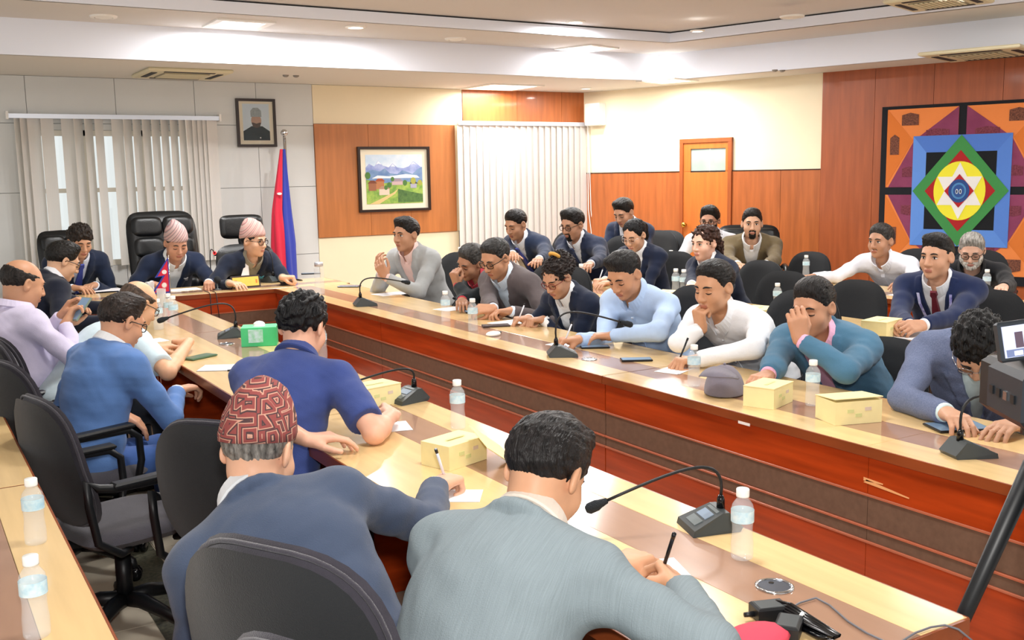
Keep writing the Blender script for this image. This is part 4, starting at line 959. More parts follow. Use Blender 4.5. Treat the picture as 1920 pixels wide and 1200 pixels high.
# head table
P('H0', 'young man in a dark suit reading at the left end of the head table', 150, 452, 8.4, 168, s=1.10, hpitch=24, c1='#19243b', c2='#dfe6f2', tie='#3f4a9c', skin_t='#b88260', hair='mop', hc='#2a221d', R=dict(p=T(150, 540, 0.80), pose='rest'), L=dict(p=T(170, 536, 0.80), pose='rest'), seed=8)
P('H1', 'man in a pale topi cap and white shirt chairing from the big leather chair', 330, 456, 8.6, 176, s=1.13, hpitch=24, c1='#1b2740', c2='#eef4f8', skin_t='#b98163', hair='hatband', hc='#2f2b29', hat=TOPI_P1, fat=0.025, R=dict(p=T(296, 534, 0.80), pose='rest', dir=160), L=dict(p=T(392, 532, 0.80), pose='fist', dir=190), extra=pocket('#e8e8ee', True), seed=9)
P('H2', 'man in a pinkish topi cap and glasses speaking beside the flag', 475, 452, 8.75, 172, s=1.12, hpitch=6, hyaw=-28, c1='#1a2234', c2='#8f8775', skin_t='#cf9d7c', hair='hatband', hc='#23201e', hat=TOPI_P2, glasses='black', eyes='open', R=dict(p=T(440, 532, 0.80), pose='rest', dir=160), L=dict(p=T(543, 520, 0.82), pose='fist', dir=120), extra=pocket('#63c3d3'), seed=10)
# right side of the U
P('R1', 'man in a light grey blazer with raised hand, seated far right of the head table', 762, 440, 7.9, 250, s=1.08, hpitch=4, hyaw=2, top='blazer', c1='#a8abac', c2='#e6c6bf', skin_t='#a87452', hair='side', hc='#191513', eyes='open', R=dict(p=D(712, 500, 7.75), pose='cup', dir=(-0.3, -0.1, 0.95), up=(-0.9, -0.2, -0.2)), L=dict(p=D(716, 506, 7.65), pose='cup', dir=(-0.4, 0.2, 0.9), up=(-0.6, -0.7, 0.0)), trous='#8d9092', seed=11)
P('R2', 'man in a black jacket over red resting his cheek on his hand', 884, 491, 7.1, 262, s=1.04, hpitch=22, hroll=-14, c1='#23292c', c2='#c23a48', skin_t='#9a6748', hair='grey', hc='#3a3836', L=dict(p=D(853, 520, 6.98), pose='fist', dir=(-0.3, -0.05, 0.9), elbow=T(838, 572, 0.79), up=(-0.9, -0.2, 0)), R=dict(p=T(860, 580, 0.79), pose='rest'), seed=12)
P('R3', 'man in a brown suit and dark glasses checking his phone', 930, 484, 6.65, 255, s=1.06, hpitch=26, c1='#5d5455', c2='#d9e8f6', skin_t='#b37b57', hair='recede', hc='#2b2a29', glasses='black', fat=0.015, beard=dict(k='mous', c='#3d3733'), R=dict(p=T(908, 582, 0.81), pose='hold', dir=290, up=(0.1, -0.5, 0.6)), L=dict(p=T(940, 584, 0.80), pose='hold', dir=280, up=(0, 0.2, 0.9)), seed=13)
P('R4', 'young woman in a navy jacket with a hair bun, writing', 1046, 520, 6.0, 258, s=0.98, hpitch=30, c1='#1a2338', c2='#eceff2', skin_t='#b27f5e', hair='bun', hc='#241b18', glasses='red', fem=True, sw=0.165, R=dict(p=T(976, 598, 0.79), pose='pen', dir=280), L=dict(p=T(1003, 600, 0.79), pose='fist', dir=280), extra=scrunchie((0.0, -0.045, 0.125), 0.03, '#d8a24a'), seed=14)
P('R5', 'young man in a light blue shirt writing on white paper', 1172, 514, 5.4, 256, s=1.05, hpitch=30, top='shirt', c1='#b7d0f2', skin_t='#b67c55', hair='fade', hc='#1b1919', R=dict(p=T(1064, 638, 0.79), pose='pen', dir=285, elbow=T(1135, 620, 0.80)), L=dict(p=T(1128, 630, 0.80), pose='rest', dir=300, elbow=T(1222, 655, 0.79)), seed=15)
P('R6', 'man in a white shirt with his chin propped on his hand', 1340, 538, 4.95, 262, s=1.07, hpitch=12, top='shirt', c1='#eef0f4', skin_t='#bd835c', hair='recede', hc='#1f1c1b', R=dict(p=D(1312, 596, 4.93), pose='fist', dir=(-0.2, -0.05, 0.95), elbow=T(1258, 662, 0.79), up=(-0.95, 0, 0.1)), L=dict(p=T(1285, 676, 0.79), pose='pen', dir=285, elbow=T(1400, 700, 0.79)), seed=16)
P('R7', 'man in a teal blazer and pink shirt covering his face with his hand', 1526, 576, 4.4, 256, s=1.05, hpitch=12, top='blazer', c1='#4d7895', c2='#f1b6d2', skin_t='#b87f5b', hair='short', hc='#201d1d', fat=0.015, L=dict(p=D(1497, 612, 4.24), pose='hold', dir=(-0.15, 0.1, 0.95), elbow=T(1540, 742, 0.79), up=(-0.6, -0.7, 0.1)), R=dict(p=T(1428, 708, 0.785), pose='rest', dir=250, elbow=T(1450, 690, 0.80)), seed=17)
P('R8', 'man in a slate blue blazer bent over a tablet beside the video camera', 1834, 650, 3.72, 238, s=1.04, hpitch=56, npitch=74, hyaw=2, top='blazer', c1=mat('blazer_slate', '#5b6684', 0.9, col2='#717b98', vscale=220), c2='#d3e8ea', skin_t='#b98768', hair='mop', hc='#100f10', glasses='wire', R=dict(p=T(1790, 782, 0.80), pose='cup', dir=210, pole=(0.9, -0.3, -0.4)), L=dict(p=T(1893, 798, 0.79), pose='rest', dir=270), seed=18)
# second row
P('S1', 'young man in a navy suit and blue tie by the closed blind', 968, 421, 9.5, 256, s=1.15, hpitch=20, c1='#1a2740', c2='#eaeef5', tie='#4b55a8', skin_t='#9c6a4b', hair='short', hc='#151211', R=dict(p=T(975, 530, 0.82), pose='rest'), L=dict(p=T(1000, 520, 0.82), pose='rest'), seed=19)
P('S2', 'bearded young man in a navy suit and glasses in the second row', 1074, 421, 8.9, 256, s=1.13, hpitch=16, c1='#1a243d', c2='#e9edf4', tie='#2b3654', skin_t='#a06e50', hair='thick', hc='#141110', glasses='black', beard=dict(k='goatee', t=0.003), R=dict(p=T(1060, 535, 0.82), pose='rest'), L=dict(p=T(1085, 530, 0.82), pose='rest'), seed=20)
P('S4', 'young woman with glasses and tied black hair writing in the second row', 1190, 441, 8.1, 252, s=1.04, hpitch=24, c1='#192239', c2='#eef0f3', skin_t='#c59270', hair='ponytail', hc='#100f11', glasses='wire', fem=True, sw=0.165, R=dict(p=T(1124, 526, 0.80), pose='pen', dir=270), L=dict(p=T(1140, 530, 0.80), pose='rest', dir=280), seed=21)
P('S5', 'woman with long curly brown hair and a turquoise hair tie', 1322, 456, 7.3, 266, s=1.03, hpitch=6, c1='#1a2338', c2='#f2f3f5', skin_t='#e0aa90', hair='wavy', hc='#37221a', fem=True, sw=0.165, eyes='open', R=dict(p=T(1290, 575, 0.80), pose='rest'), L=dict(p=T(1310, 575, 0.80), pose='rest'), extra=scrunchie((0.03, -0.10, 0.03), 0.035, '#35b3b8'), seed=22)
P('S9', 'young man in a navy suit and lanyard with clasped hands', 1757, 482, 5.75, 250, s=1.05, hpitch=2, hyaw=12, c1='#1b284d', c2='#eceff5', tie='#6d1b2e', skin_t='#b88465', hair='fade', hc='#161313', eyes='open', R=dict(p=T(1690, 612, 0.80), pose='hold', dir=285, up=(0.1, 0.7, 0.6)), L=dict(p=T(1704, 618, 0.80), pose='hold', dir=275, up=(0, -0.6, 0.7)), extra=lanyard, seed=23)
# back row
P('S3', 'young man in a navy suit looking down at his phone before the wooden wall', 1170, 398, 9.9, 254, s=1.12, hpitch=26, c1='#1a243c', c2='#e4e8f0', skin_t='#a97657', hair='side', hc='#15110f', R=dict(p=D(1130, 472, 9.7), pose='hold', dir=290), L=dict(p=D(1140, 474, 9.6), pose='hold', dir=290), seed=24)
P('S6', 'bearded man in a white shirt and glasses behind the curly haired woman', 1331, 414, 9.45, 236, s=1.10, hpitch=8, top='shirt', c1='#e9ebf3', skin_t='#9b6a50', hair='thick', hc='#14110f', glasses='black', beard=dict(k='full', t=0.003), eyes='open', R=dict(p=T(1290, 495, 0.80), pose='rest'), seed=25)
P('S7', 'man in an olive brown blazer and white shirt facing the camera', 1410, 420, 9.1, 222, s=1.12, hpitch=2, top='blazer', c1='#6d5f45', c2='#eff1f4', skin_t='#bd8c6d', hair='short', hc='#1a1513', beard=dict(k='goatee', t=0.003), eyes='open', R=dict(p=T(1395, 512, 0.80), pose='rest'), L=dict(p=T(1425, 512, 0.80), pose='rest'), seed=26)
P('S8', 'man in a white shirt reaching his arm out along the back table', 1652, 452, 7.9, 256, s=1.08, hpitch=4, hyaw=8, top='shirt', c1='#e6e9f3', skin_t='#9d6b4d', hair='grey', hc='#34312f', eyes='open', beard=dict(k='mous', c='#3a3430'), R=dict(p=T(1512, 520, 0.82), pose='rest', dir=285, pole=(0.2, 0, -1)), L=dict(p=T(1690, 541, 0.80), pose='rest', dir=270), seed=27)
P('S10', 'grey haired man with white beard and glasses in black below the wall hanging', 1822, 470, 7.5, 240, s=1.08, hpitch=22, top='shirt', c1='#17181c', skin_t='#c79a82', hair='grey', hc='#8a8782', glasses='black', beard=dict(k='full', t=0.006, c='#c8c3bc'), fat=0.015, R=dict(p=T(1830, 545, 0.80), pose='rest'), L=dict(p=T(1880, 548, 0.80), pose='rest'), seed=28)
# ------------------------------------------------------------------ chairs for the people, and empty ones
def behind(key, back=0.03): 
    r = PEOPLE[key]['root']; a = -r.rotation_euler[2]; return r.location[0]-back*math.sin(a), r.location[1]-back*math.cos(a), math.degrees(a), r.scale[0]
for key, lab in (('L3', 'charcoal office chair behind the navy polo man'), ('L4', 'black office chair behind the blue blazer man'), ('L6', 'black office chair behind the lilac shirt man'), ('L5', 'office chair hidden behind the balding man'), ('L7', 'office chair under the black suited man at the left'), ('L1', 'office chair under the grey suited man')):
    x, y, a, s = behind(key, 0.10 if key in ('L2', 'L3') else 0.06); chair_l(lab, x, y, a, s*(0.95 if key == 'L3' else 1.0))
chair_l('charcoal office chair nearest the viewer, behind the topi man', 0.76, 1.82, 60, 1.06)
chair_l('empty charcoal office chair with loop armrests and star base', 0.62, 3.82, 75, 0.96)
chair_l('empty black office chair at the left edge, beyond the blue blazer man', 0.62, 5.05, 84, 1.0)
for key, lab in (('R1', 'black office chair holding the grey blazer man'), ('R2', 'black office chair under the man resting his cheek'), ('R3', 'black office chair under the brown suited man'), ('R4', 'grey black office chair behind the woman with the bun'), ('R5', 'black office chair behind the light blue shirt man'), ('R6', 'black office chair behind the white shirt man propping his chin'), ('R7', 'black office chair behind the teal blazer man'), ('R8', 'black office chair under the man bent over the tablet'),
                 ('S1', 'black office chair under the man with the blue tie'), ('S2', 'black office chair under the bearded man in a suit'), ('S4', 'black office chair behind the writing woman with glasses'), ('S5', 'black office chair behind the curly haired woman'), ('S9', 'black office chair behind the lanyard man'), ('S3', 'black office chair under the man with the phone by the wooden wall'), ('S6', 'black office chair under the bearded white shirt man'), ('S8', 'black office chair under the man reaching out'), ('S10', 'black office chair under the grey haired man')):
    x, y, a, s = behind(key, 0.06); chair_r(lab, x, y, 275 if key == 'R8' else 228 if key == 'R7' else a, s*(0.82 if key == 'R7' else 0.93 if key in ('R8', 'S9', 'S8', 'S10') else 0.97))
chair_r('empty black office chair between the teal blazer man and the tablet user', 3.66, 3.0, 262, 0.90)
chair_r('empty wide black office chair left of centre in the second row', 5.10, 5.0, 256, 0.97)
chair_r('empty wide black office chair beside the lanyard man', 5.15, 4.42, 258, 0.95)
chair_r('empty black office chair at the right edge behind the lanyard man', 5.30, 3.55, 255, 0.95)
chair_r('empty grey office chair before the wooden door', 6.55, 8.05, 262, 1.08)
chair_r('empty black office chair under the outstretched arm', 6.70, 6.25, 262, 0.95)
_hc = {'H1': (at_depth(306, 470, 9.05), 176), 'H2': (at_depth(458, 480, 9.1), 176), 'H0': (at_depth(122, 480, 8.9), 168)}
for key, lab, hr in (('H1', 'large tufted black leather chair behind the chairing man', False), ('H2', 'black leather chair with separate headrest behind the speaking man', True), ('H0', 'black leather chair at the left end of the head table', False), ('S7', 'glossy black leather chair behind the olive blazer man', False)):
    x, y, a, s = behind(key, 0.05)
    if key in _hc: (q, a) = _hc[key]; x, y = q[0]+0.26*s*math.sin(math.radians(a)), q[1]+0.26*s*math.cos(math.radians(a))
    c = make_exec('executive_chair', lab, hr, *{'H0': (0.42, 0.66), 'S7': (0.54, 0.54)}.get(key, (0.55, 0.76))); c.location = (x, y, 0); c.rotation_euler = (0, 0, -math.radians(a)); c.scale = (s, s, s)
# ------------------------------------------------------------------ things on the tables
M_pet = mat('bottle_plastic', '#eef4f7', 0.06, alpha=0.22, spec=0.9); M_label = mat('bottle_label_blue', '#a9d3e6', 0.4, col2='#dff0f4', vscale=60); M_cap = mat('bottle_cap_white', '#f4f3ef', 0.4)
BOT = thing('water_bottle', 'x', 'bottle')
MB().lathe([(0.0225, 0.0), (0.0255, 0.003), (0.0262, 0.012), (0.0262, 0.040), (0.0248, 0.050), (0.0235, 0.066), (0.0240, 0.080), (0.0262, 0.090), (0.0264, 0.118), (0.0240, 0.130), (0.0165, 0.141), (0.0125, 0.146), (0.0125, 0.152)], 24).build('bottle_body', M_pet, BOT, True)
MB().lathe([(0.0267, 0.090), (0.0268, 0.118)], 24, cap=False).build('label_band', M_label, BOT, True)
MB().lathe([(0.0150, 0.149), (0.0152, 0.152), (0.0152, 0.166), (0.0142, 0.168)], 20).build('bottle_cap', M_cap, BOT, True)
BU = [False]
def bottle(px, py, label, s=1.0, z=TZ):
    p = on_z(px, py, z); b = BOT if not BU[0] else copy_tree(BOT); BU[0] = True
    b.location = (p[0], p[1], z+0.0005); b.scale = (s, s, s); b['label'] = label; b['group'] = 'small water bottles on the tables'; b.rotation_euler = (0, 0, px*0.7)
bottle(68, 1018, 'water bottle standing on the left edge table, farther one'); bottle(70, 1192, 'water bottle at the bottom left corner of the picture')
bottle(859, 803, 'water bottle behind the opened snack box', 1.05); bottle(1391, 1046, 'water bottle beside the nearest microphone', 1.0)
bottle(1301, 724, 'water bottle left of the grey cap', 1.05); bottle(1523, 760, 'water bottle between the two snack boxes', 1.05)
bottle(836, 602, 'water bottle before the man in black over red', 1.12); bottle(887, 620, 'water bottle before the brown suited man', 1.12)
bottle(1090, 541, 'water bottle on the second row table above the bun woman', 1.15); bottle(1258, 508, 'water bottle on the back table before the grey chair', 1.12)
bottle(1267, 553, 'left one of two bottles by the curly haired woman', 1.15); bottle(1282, 555, 'right one of two bottles by the curly haired woman', 1.15)
bottle(1457, 582, 'water bottle behind the snack box by the teal blazer man', 1.05); bottle(1511, 519, 'water bottle by the reaching hand', 1.08); bottle(1849, 552, 'water bottle before the grey haired man', 1.05)
bottle(298, 618, 'lone water bottle nearest the balding man', 1.12); bottle(318, 606, 'left one of the paired bottles by the balding man', 1.12); bottle(327, 611, 'right one of the paired bottles by the balding man', 1.12)
bottle(604, 672, 'water bottle peeking out right of the polo man', 1.05); bottle(863, 500, 'water bottle on the far end table by the blind', 1.15)
# tall clear bottle on the corner of the head table
tb = thing('tall_bottle', 'tall clear thermos bottle on the corner of the head table', 'bottle', on_z(600, 551)); MB().lathe([(0.036, 0.001), (0.038, 0.01), (0.038, 0.20), (0.034, 0.215)], 22).build('bottle_body', M_pet, tb, True); MB().lathe([(0.034, 0.215), (0.034, 0.245), (0.028, 0.25)], 20).build('bottle_cap', M_aluz, tb, True)
M_tum = mat('drinking_glass', '#eef5f5', 0.04, alpha=0.30, spec=0.8)
for px, py, lab in ((283, 560, 'empty drinking glass left of the little flag'), (304, 575, 'empty drinking glass nearer the paired bottles')):
    g_ = thing('drinking_glass', lab, 'glass', on_z(px, py)); MB().lathe([(0.026, 0.001), (0.034, 0.13), (0.0325, 0.13), (0.0245, 0.008)], 20, cap=False).build('glass_wall', M_tum, g_, True); MB().lathe([(0.026, 0.001), (0.0255, 0.008)], 20).build('glass_base', M_tum, g_, True)
# conference microphones
M_micb = mat('mic_housing', '#3c4244', 0.4); M_mick = mat('mic_key', '#6d7678', 0.35); M_foam = mat('mic_foam', '#22262b', 0.95, bump=0.6, bscale=300); M_led = mat('mic_led_red', '#e5343a', 0.4, emit='#ff3030', estr=1.5); M_lcd = mat('mic_lcd', '#8c9db0', 0.2)
def mic(label, px, py, head, s=1.0, reach=0.30, rise=0.115, lit=False, droop=0.02, base=True, skew=0.0):
    p = on_z(px, py); t = thing('desk_microphone', label, 'microphone', (p[0], p[1], TZ), -math.radians(head), s)
    # local +y points to the speaker; the neck stands at the far side
    pr = [(-0.065, 0.0), (-0.072, 0.012), (-0.035, 0.052), (-0.018, 0.052), (0.062, 0.016), (0.066, 0.0)]
    v = []; xs = [(-0.060, 1.0), (0.060, 1.0)]
    v = [(-0.058 if i < 6 else 0.058, *pr[i % 6]) for i in range(12)]; v = [(x*(0.78 if (z > 0.04 or y < -0.06) else 1.0), y, z) for x, y, z in v]
    mesh_obj('base', v, [(0, 1, 2, 3, 4, 5), (11, 10, 9, 8, 7, 6)]+[(k, 6+k, 6+(k+1) % 6, (k+1) % 6) for k in range(6)], M_micb, t)
    def on_slope(name, x0, x1, y0, y1, m, h=0.002):
        f = lambda y: 0.052+(y+0.018)*(0.016-0.052)/0.080
        w = [(x0, y0, f(y0)-0.002), (x1, y0, f(y0)-0.002), (x1, y1, f(y1)-0.002), (x0, y1, f(y1)-0.002)]; w += [(x, y, z+h+0.002) for x, y, z in w]
        mesh_obj(name, w, [(0, 3, 2, 1), (4, 5, 6, 7), (0, 1, 5, 4), (1, 2, 6, 5), (2, 3, 7, 6), (3, 0, 4, 7)], m, t)
    on_slope('talk_button', -0.030, 0.030, 0.030, 0.052, M_mick); on_slope('display', -0.028, 0.028, 0.0, 0.024, M_lcd); on_slope('key_strip', -0.03, 0.03, -0.014, -0.006, M_mick)
    MB().lathe([(0.011, 0.048), (0.010, 0.075), (0.006, 0.085)], 12, (0, -0.030, 0)).build('neck_collar', M_blackg, t, True)
    pts = []
    for i in range(15):
        u = i/14; a = u*math.pi*0.5
        pts.append((skew*u*u, -0.030+reach*(1-math.cos(min(1, u*1.25)*math.pi/2)) if u < 0.8 else 0, 0))
    P0 = np.array([0, -0.03, 0.08]); P1 = np.array([0, -0.045, 0.08+rise*1.35]); P2 = np.array([skew*0.4, 0.05, 0.08+rise*1.15]); P3 = np.array([skew, -0.03+reach, 0.08+rise-droop])
    pts = [(1-u)**3*P0+3*u*(1-u)**2*P1+3*u*u*(1-u)*P2+u**3*P3 for u in np.linspace(0, 1, 16)]
    MB().tube(pts, 0.0042, 8).build('gooseneck', M_black, t, True)
    d = unit(pts[-1]-pts[-2]); e = pts[-1]
    MB().tube([e, e+d*0.02, e+d*0.028, e+d*0.05, e+d*0.058], [0.007, 0.011, 0.014, 0.014, 0.008], 12).build('mic_head', M_foam, t, True)
    if lit: MB().tube([e+d*0.006, e+d*0.018], 0.0135, 14).build('light_ring', M_led, t, True)
    return t
mic('nearest black desk microphone with long gooseneck before the grey suited man', 1330, 990, 290, 1.0, 0.30, 0.085, droop=0.07)
mic('desk microphone beside the snack box and navy polo man', 765, 752, 262, 1.05, 0.32, 0.05, droop=0.03)
mic('desk microphone by the green tissue box', 432, 632, 285, 1.1, 0.33, 0.10, droop=0.06)
mic('desk microphone before the light blue shirt man', 1055, 667, 118, 1.08, 0.30, 0.12, droop=0.05)
mic('desk microphone before the grey blazer man', 685, 573, 100, 1.12, 0.27, 0.09, droop=0.03)
mic('desk microphone before the man bent over the tablet', 1815, 853, 112, 1.0, 0.36, 0.11, droop=0.07)
mic('red lit desk microphone of the speaking man', 508, 529, 338, 1.12, 0.16, 0.16, True, 0.0)
mic('red lit desk microphone between the chairing and the speaking men', 398, 532, 25, 1.12, 0.20, 0.17, True, 0.02)
# cream snack boxes
M_card = mat('cream_card', '#efe2a9', 0.7, var=0.03, vscale=30); M_print = mat('green_print', '#d3d596', 0.7); M_printp = mat('purple_print', '#d6c4b4', 0.7)
def snack(label, px, py, rz, s=1.0, opened=False, w=0.175, d=0.125, h=0.078, tilt=0.0):
    p = on_z(px, py); t = thing('snack_box', label, 'box', (p[0], p[1], TZ+0.0005), math.radians(rz), s, 'cream snack boxes on the tables'); a, b = w/2, d/2
    MB().prism([(-a, -b), (a, -b), (a, b), (-a, b)], 0, h).build('carton', M_card, t)
    v = [(-a-0.002, -b-0.002, 0.0), (a+0.002, -b-0.002, 0.0), (a+0.002, b, 0.0), (-a-0.002, b, 0.0)]; v += [(x, y, 0.003) for x, y, _ in v]
    lid = mesh_obj('lid', [(x, y-b, z) for x, y, z in v], [(0, 3, 2, 1), (4, 5, 6, 7), (0, 1, 5, 4), (1, 2, 6, 5), (2, 3, 7, 6), (3, 0, 4, 7)], M_card, t); lid.location = (0, b, h); lid.rotation_euler = (-math.radians(tilt), 0, 0)
    if opened:
        for sg in (-1, 1): MB().box(-0.02, 0.02, 0, 0.05, 0, 0.002).build('flap', M_card, t); fl_ = t.children[-1]; fl_.location = (sg*a*0.9, -b, h); fl_.rotation_euler = (0.5, sg*0.6, 0)
    for k, (x, z, m) in enumerate(((-0.03, 0.045, M_print), (0.0, 0.03, M_print), (0.035, 0.05, M_printp))):
        MB().box(x-0.012, x+0.012, -b-0.0012, -b, z-0.006, z+0.006).build('print_mark', m, t)
    MB().box(-0.04, 0.04, -0.012, 0.0, h+0.004, h+0.0045).build('print_mark', M_print, t)
    return t
snack('cream snack box right of the grey cap', 1440, 757, 20, 1.0); snack('cream snack box nearest the lone microphone on the right table', 1590, 787, -18, 1.06, tilt=4)
snack('cream snack box tucked behind the microphone of the polo man', 702, 757, 12, 1.0); snack('opened cream snack box in the middle of the near table', 852, 866, 18, 0.98, True, tilt=8)
snack('cream snack box behind the white shirt man', 1422, 606, 25, 1.15); snack('cream snack box left of the clasped hands', 1652, 630, 15, 1.12); snack('cream snack box half hidden behind the light blue shirt', 1246, 572, 20, 1.15); snack('flat cream snack box before the olive blazer man', 1440, 530, 15, 1.25, h=0.05)
tis = thing('tissue_box', 'green tissue box with white blotches on the left table', 'tissue box', on_z(488, 646), math.radians(-22), 1.1)
M_gr = mat('tissue_green', '#4fd08a', 0.45, col2='#3fc47c', vscale=10); MB().box(-0.085, 0.085, -0.06, 0.06, 0.0, 0.095, 0.002).build('carton', M_gr, tis); MB().box(-0.05, 0.02, -0.0625, -0.06, 0.02, 0.085).build('printed_picture', mat('tissue_print', '#cfe9f2', 0.5, col2='#7fd3a5', vscale=45), tis)
MB().lathe([(0.03, 0.095), (0.025, 0.097)], 16).build('slot', M_white, tis); MB().sphere((0, 0, 0.10), (0.03, 0.012, 0.02), 10, 6).build('tissue', M_cap, tis, True)
# papers, notebooks, pens, phones
M_paper = mat('paper_white', '#f4f3f6', 0.75); M_ink = mat('pen_black', '#15161c', 0.25); M_penw = mat('pen_white', '#e4e6ee', 0.3); M_screen = mat('phone_screen', '#7f9bb8', 0.05, spec=0.8); M_phone = mat('phone_case_black', '#17191d', 0.25)
def sheet(label, px, py, rz, w=0.21, l=0.15, n=1, cat='paper', s=1.0):
    p = on_z(px, py); t = thing('paper_sheet' if n == 1 else 'paper_stack', label, cat, (p[0], p[1], TZ+0.0006), math.radians(rz), s)
    for k in range(n):
        a = MB().box(-w/2, w/2, -l/2, l/2, 0, 0.0009).build('sheet', M_paper, t); a.location = (0.004*k, -0.003*k, 0.001*k); a.rotation_euler = (0, 0, 0.06*k)
sheet('white paper under the pen hand of the grey suited man', 1205, 1075, -20, 0.20, 0.14); sheet('white paper under the topi man\'s pen hand', 850, 930, -35, 0.16, 0.11); sheet('white paper by the polo man\'s elbow', 742, 800, -15, 0.10, 0.14)
sheet('white paper before the light blue shirt man', 1078, 644, 12, 0.24, 0.17, s=1.1); sheet('white folded paper before the white shirt man', 1265, 694, 20, 0.17, 0.12, 2); sheet('white paper before the bun woman', 955, 605, 8, 0.2, 0.15, s=1.1); sheet('white paper before the brown suited man', 850, 579, 10, 0.2, 0.14, s=1.15)
sheet('paper with printed lines before the grey blazer man', 735, 551, 5, 0.24, 0.17, s=1.1); sheet('stack of papers under the clasped hands', 1705, 628, 12, 0.30, 0.21, 5); sheet('white paper under the writing woman with glasses', 1105, 532, 5, 0.26, 0.18, s=1.1); sheet('white papers before the young man at the head table', 188, 545, 0, 0.3, 0.2, 3, s=1.1); sheet('white paper before the balding man', 280, 640, 10, 0.18, 0.14)
sheet('white papers before the reaching man', 1700, 553, 0, 0.22, 0.16, 2); sheet('papers by the flag before the chairing man', 345, 543, 0, 0.24, 0.16, 2)
nb = thing('open_notebook', 'open notebook with a blue black pen across it on the left table', 'notebook', on_z(428, 690), math.radians(-30)); MB().box(-0.13, 0.0, -0.075, 0.075, 0.0005, 0.004).build('left_page', M_paper, nb); MB().box(0.002, 0.13, -0.075, 0.075, 0.0005, 0.005).build('right_page', M_paper, nb); MB().box(-0.132, 0.132, -0.077, 0.077, 0.0, 0.0012).build('cover', M_phone, nb)
def pen_at(label, c, d, m=M_ink, l=0.14, r=0.0042, tip=True):
    d = unit(d); c = np.array(c); t = thing('pen', label, 'pen', (0, 0, 0)); t.location = tuple(c); 
    MB().tube([-d*l*0.5, d*l*0.45], r, 8).build('barrel', m, t, True); MB().tube([d*l*0.45, d*l*0.5], [r, r*0.3], 8).build('tip', M_chrome, t, True); MB().tube([-d*l*0.5, -d*l*0.40], r*1.15, 8).build('clip_end', M_ink, t, True)
def pen_hand(label, key, sd, m=M_ink, lean=(0.35, 0, 1.0)):
    h, hd_, hz, hx = PEOPLE[key]['hand'][sd]; s_ = PEOPLE[key]['root'].scale[0]
    up = unit(np.array([0, 0, 1.0])-0.55*hd_*np.array([1, 1, 0])+0.25*hz); c = h-hd_*0.005+np.array([0, 0, 0.012])+(-hx if sd == 'R' else hx)*0.02; pen_at(label, c+up*0.025, -up, m, 0.135*s_)
pen_hand('black pen in the right hand of the grey suited man', 'L1', 'R'); pen_hand('silver black pen in the topi man\'s hand', 'L2', 'R', M_penw); pen_hand('silver pen in the light blue shirt man\'s hand', 'R5', 'R', M_penw); pen_hand('dark pen held by the white shirt man', 'R6', 'L'); pen_hand('pale pen in the bun woman\'s hand', 'R4', 'R', M_penw); pen_hand('white pen of the writing woman with glasses', 'S4', 'R', M_penw)
p = on_z(455, 691, 0.761); pen_at('blue black pen lying on the open notebook', p, (1, 0.15, 0), M_ink, 0.15); p = on_z(352, 640, 0.756); pen_at('black capped pen beside the balding man\'s hand', p, (0.5, 0.6, 0), M_ink, 0.12)
def phone(label, px, py, rz, cat='phone', w=0.072, l=0.15, m=None, s=1.0, z=TZ):
    p = on_z(px, py, z); t = thing('mobile_phone' if cat == 'phone' else 'tablet', label, cat, (p[0], p[1], z+0.0006), math.radians(rz), s)
    MB().box(-w/2, w/2, -l/2, l/2, 0, 0.009, 0.003).build('phone_body', m or M_phone, t); MB().box(-w/2+0.004, w/2-0.004, -l/2+0.005, l/2-0.005, 0.0085, 0.0096).build('screen', M_screen if m is None else m, t)
phone('phone lying between the paper and the microphone head on the right table', 1115, 652, 62); phone('phone with bluish screen before the white shirt man', 1193, 676, 60); phone('green phone lying on the left table', 375, 671, -62, m=mat('phone_green', '#4d6b52', 0.3), s=1.1); phone('dark phone case by the bun woman\'s paper', 930, 612, 70, m=mat('case_brown', '#3a2c2b', 0.5), s=1.1)
phone('black tablet in the folder under the slate blazer man\'s finger', 1795, 803, 65, 'tablet', 0.12, 0.19); phone('phone lying by the grey blazer man\'s papers', 655, 538, 50, s=1.2); phone('black phone at the head table corner', 583, 514, 70, s=1.2)
for key, sd, lab in (('L6', 'R', 'phone held up by the lilac shirt man'), ('R3', 'R', 'black phone with big camera lenses held by the brown suited man'), ('S3', 'R', 'phone held by the man before the wooden wall')):
    h, hd_, hz, hx = PEOPLE[key]['hand'][sd]; t = thing('mobile_phone', lab, 'phone', tuple(h+np.array(hz)*-0.02)); Rm = np.stack([unit(np.cross(hd_, (0, 0, 1.0)) if abs(hd_[2]) < 0.9 else hx), hd_, np.cross(unit(np.cross(hd_, (0, 0, 1.0)) if abs(hd_[2]) < 0.9 else hx), hd_)], 1)
    m4 = Matrix([list(Rm[i])+[0] for i in range(3)]+[[0, 0, 0, 1]])
    MB().box(-0.036, 0.036, -0.04, 0.10, -0.005, 0.005, 0.002).xform(m4).build('phone_body', M_phone if key != 'L6' else mat('phone_olive', '#7d8a78', 0.35), t)
    MB().box(-0.032, 0.032, -0.035, 0.095, 0.0045, 0.0058).xform(m4).build('screen', M_screen, t)
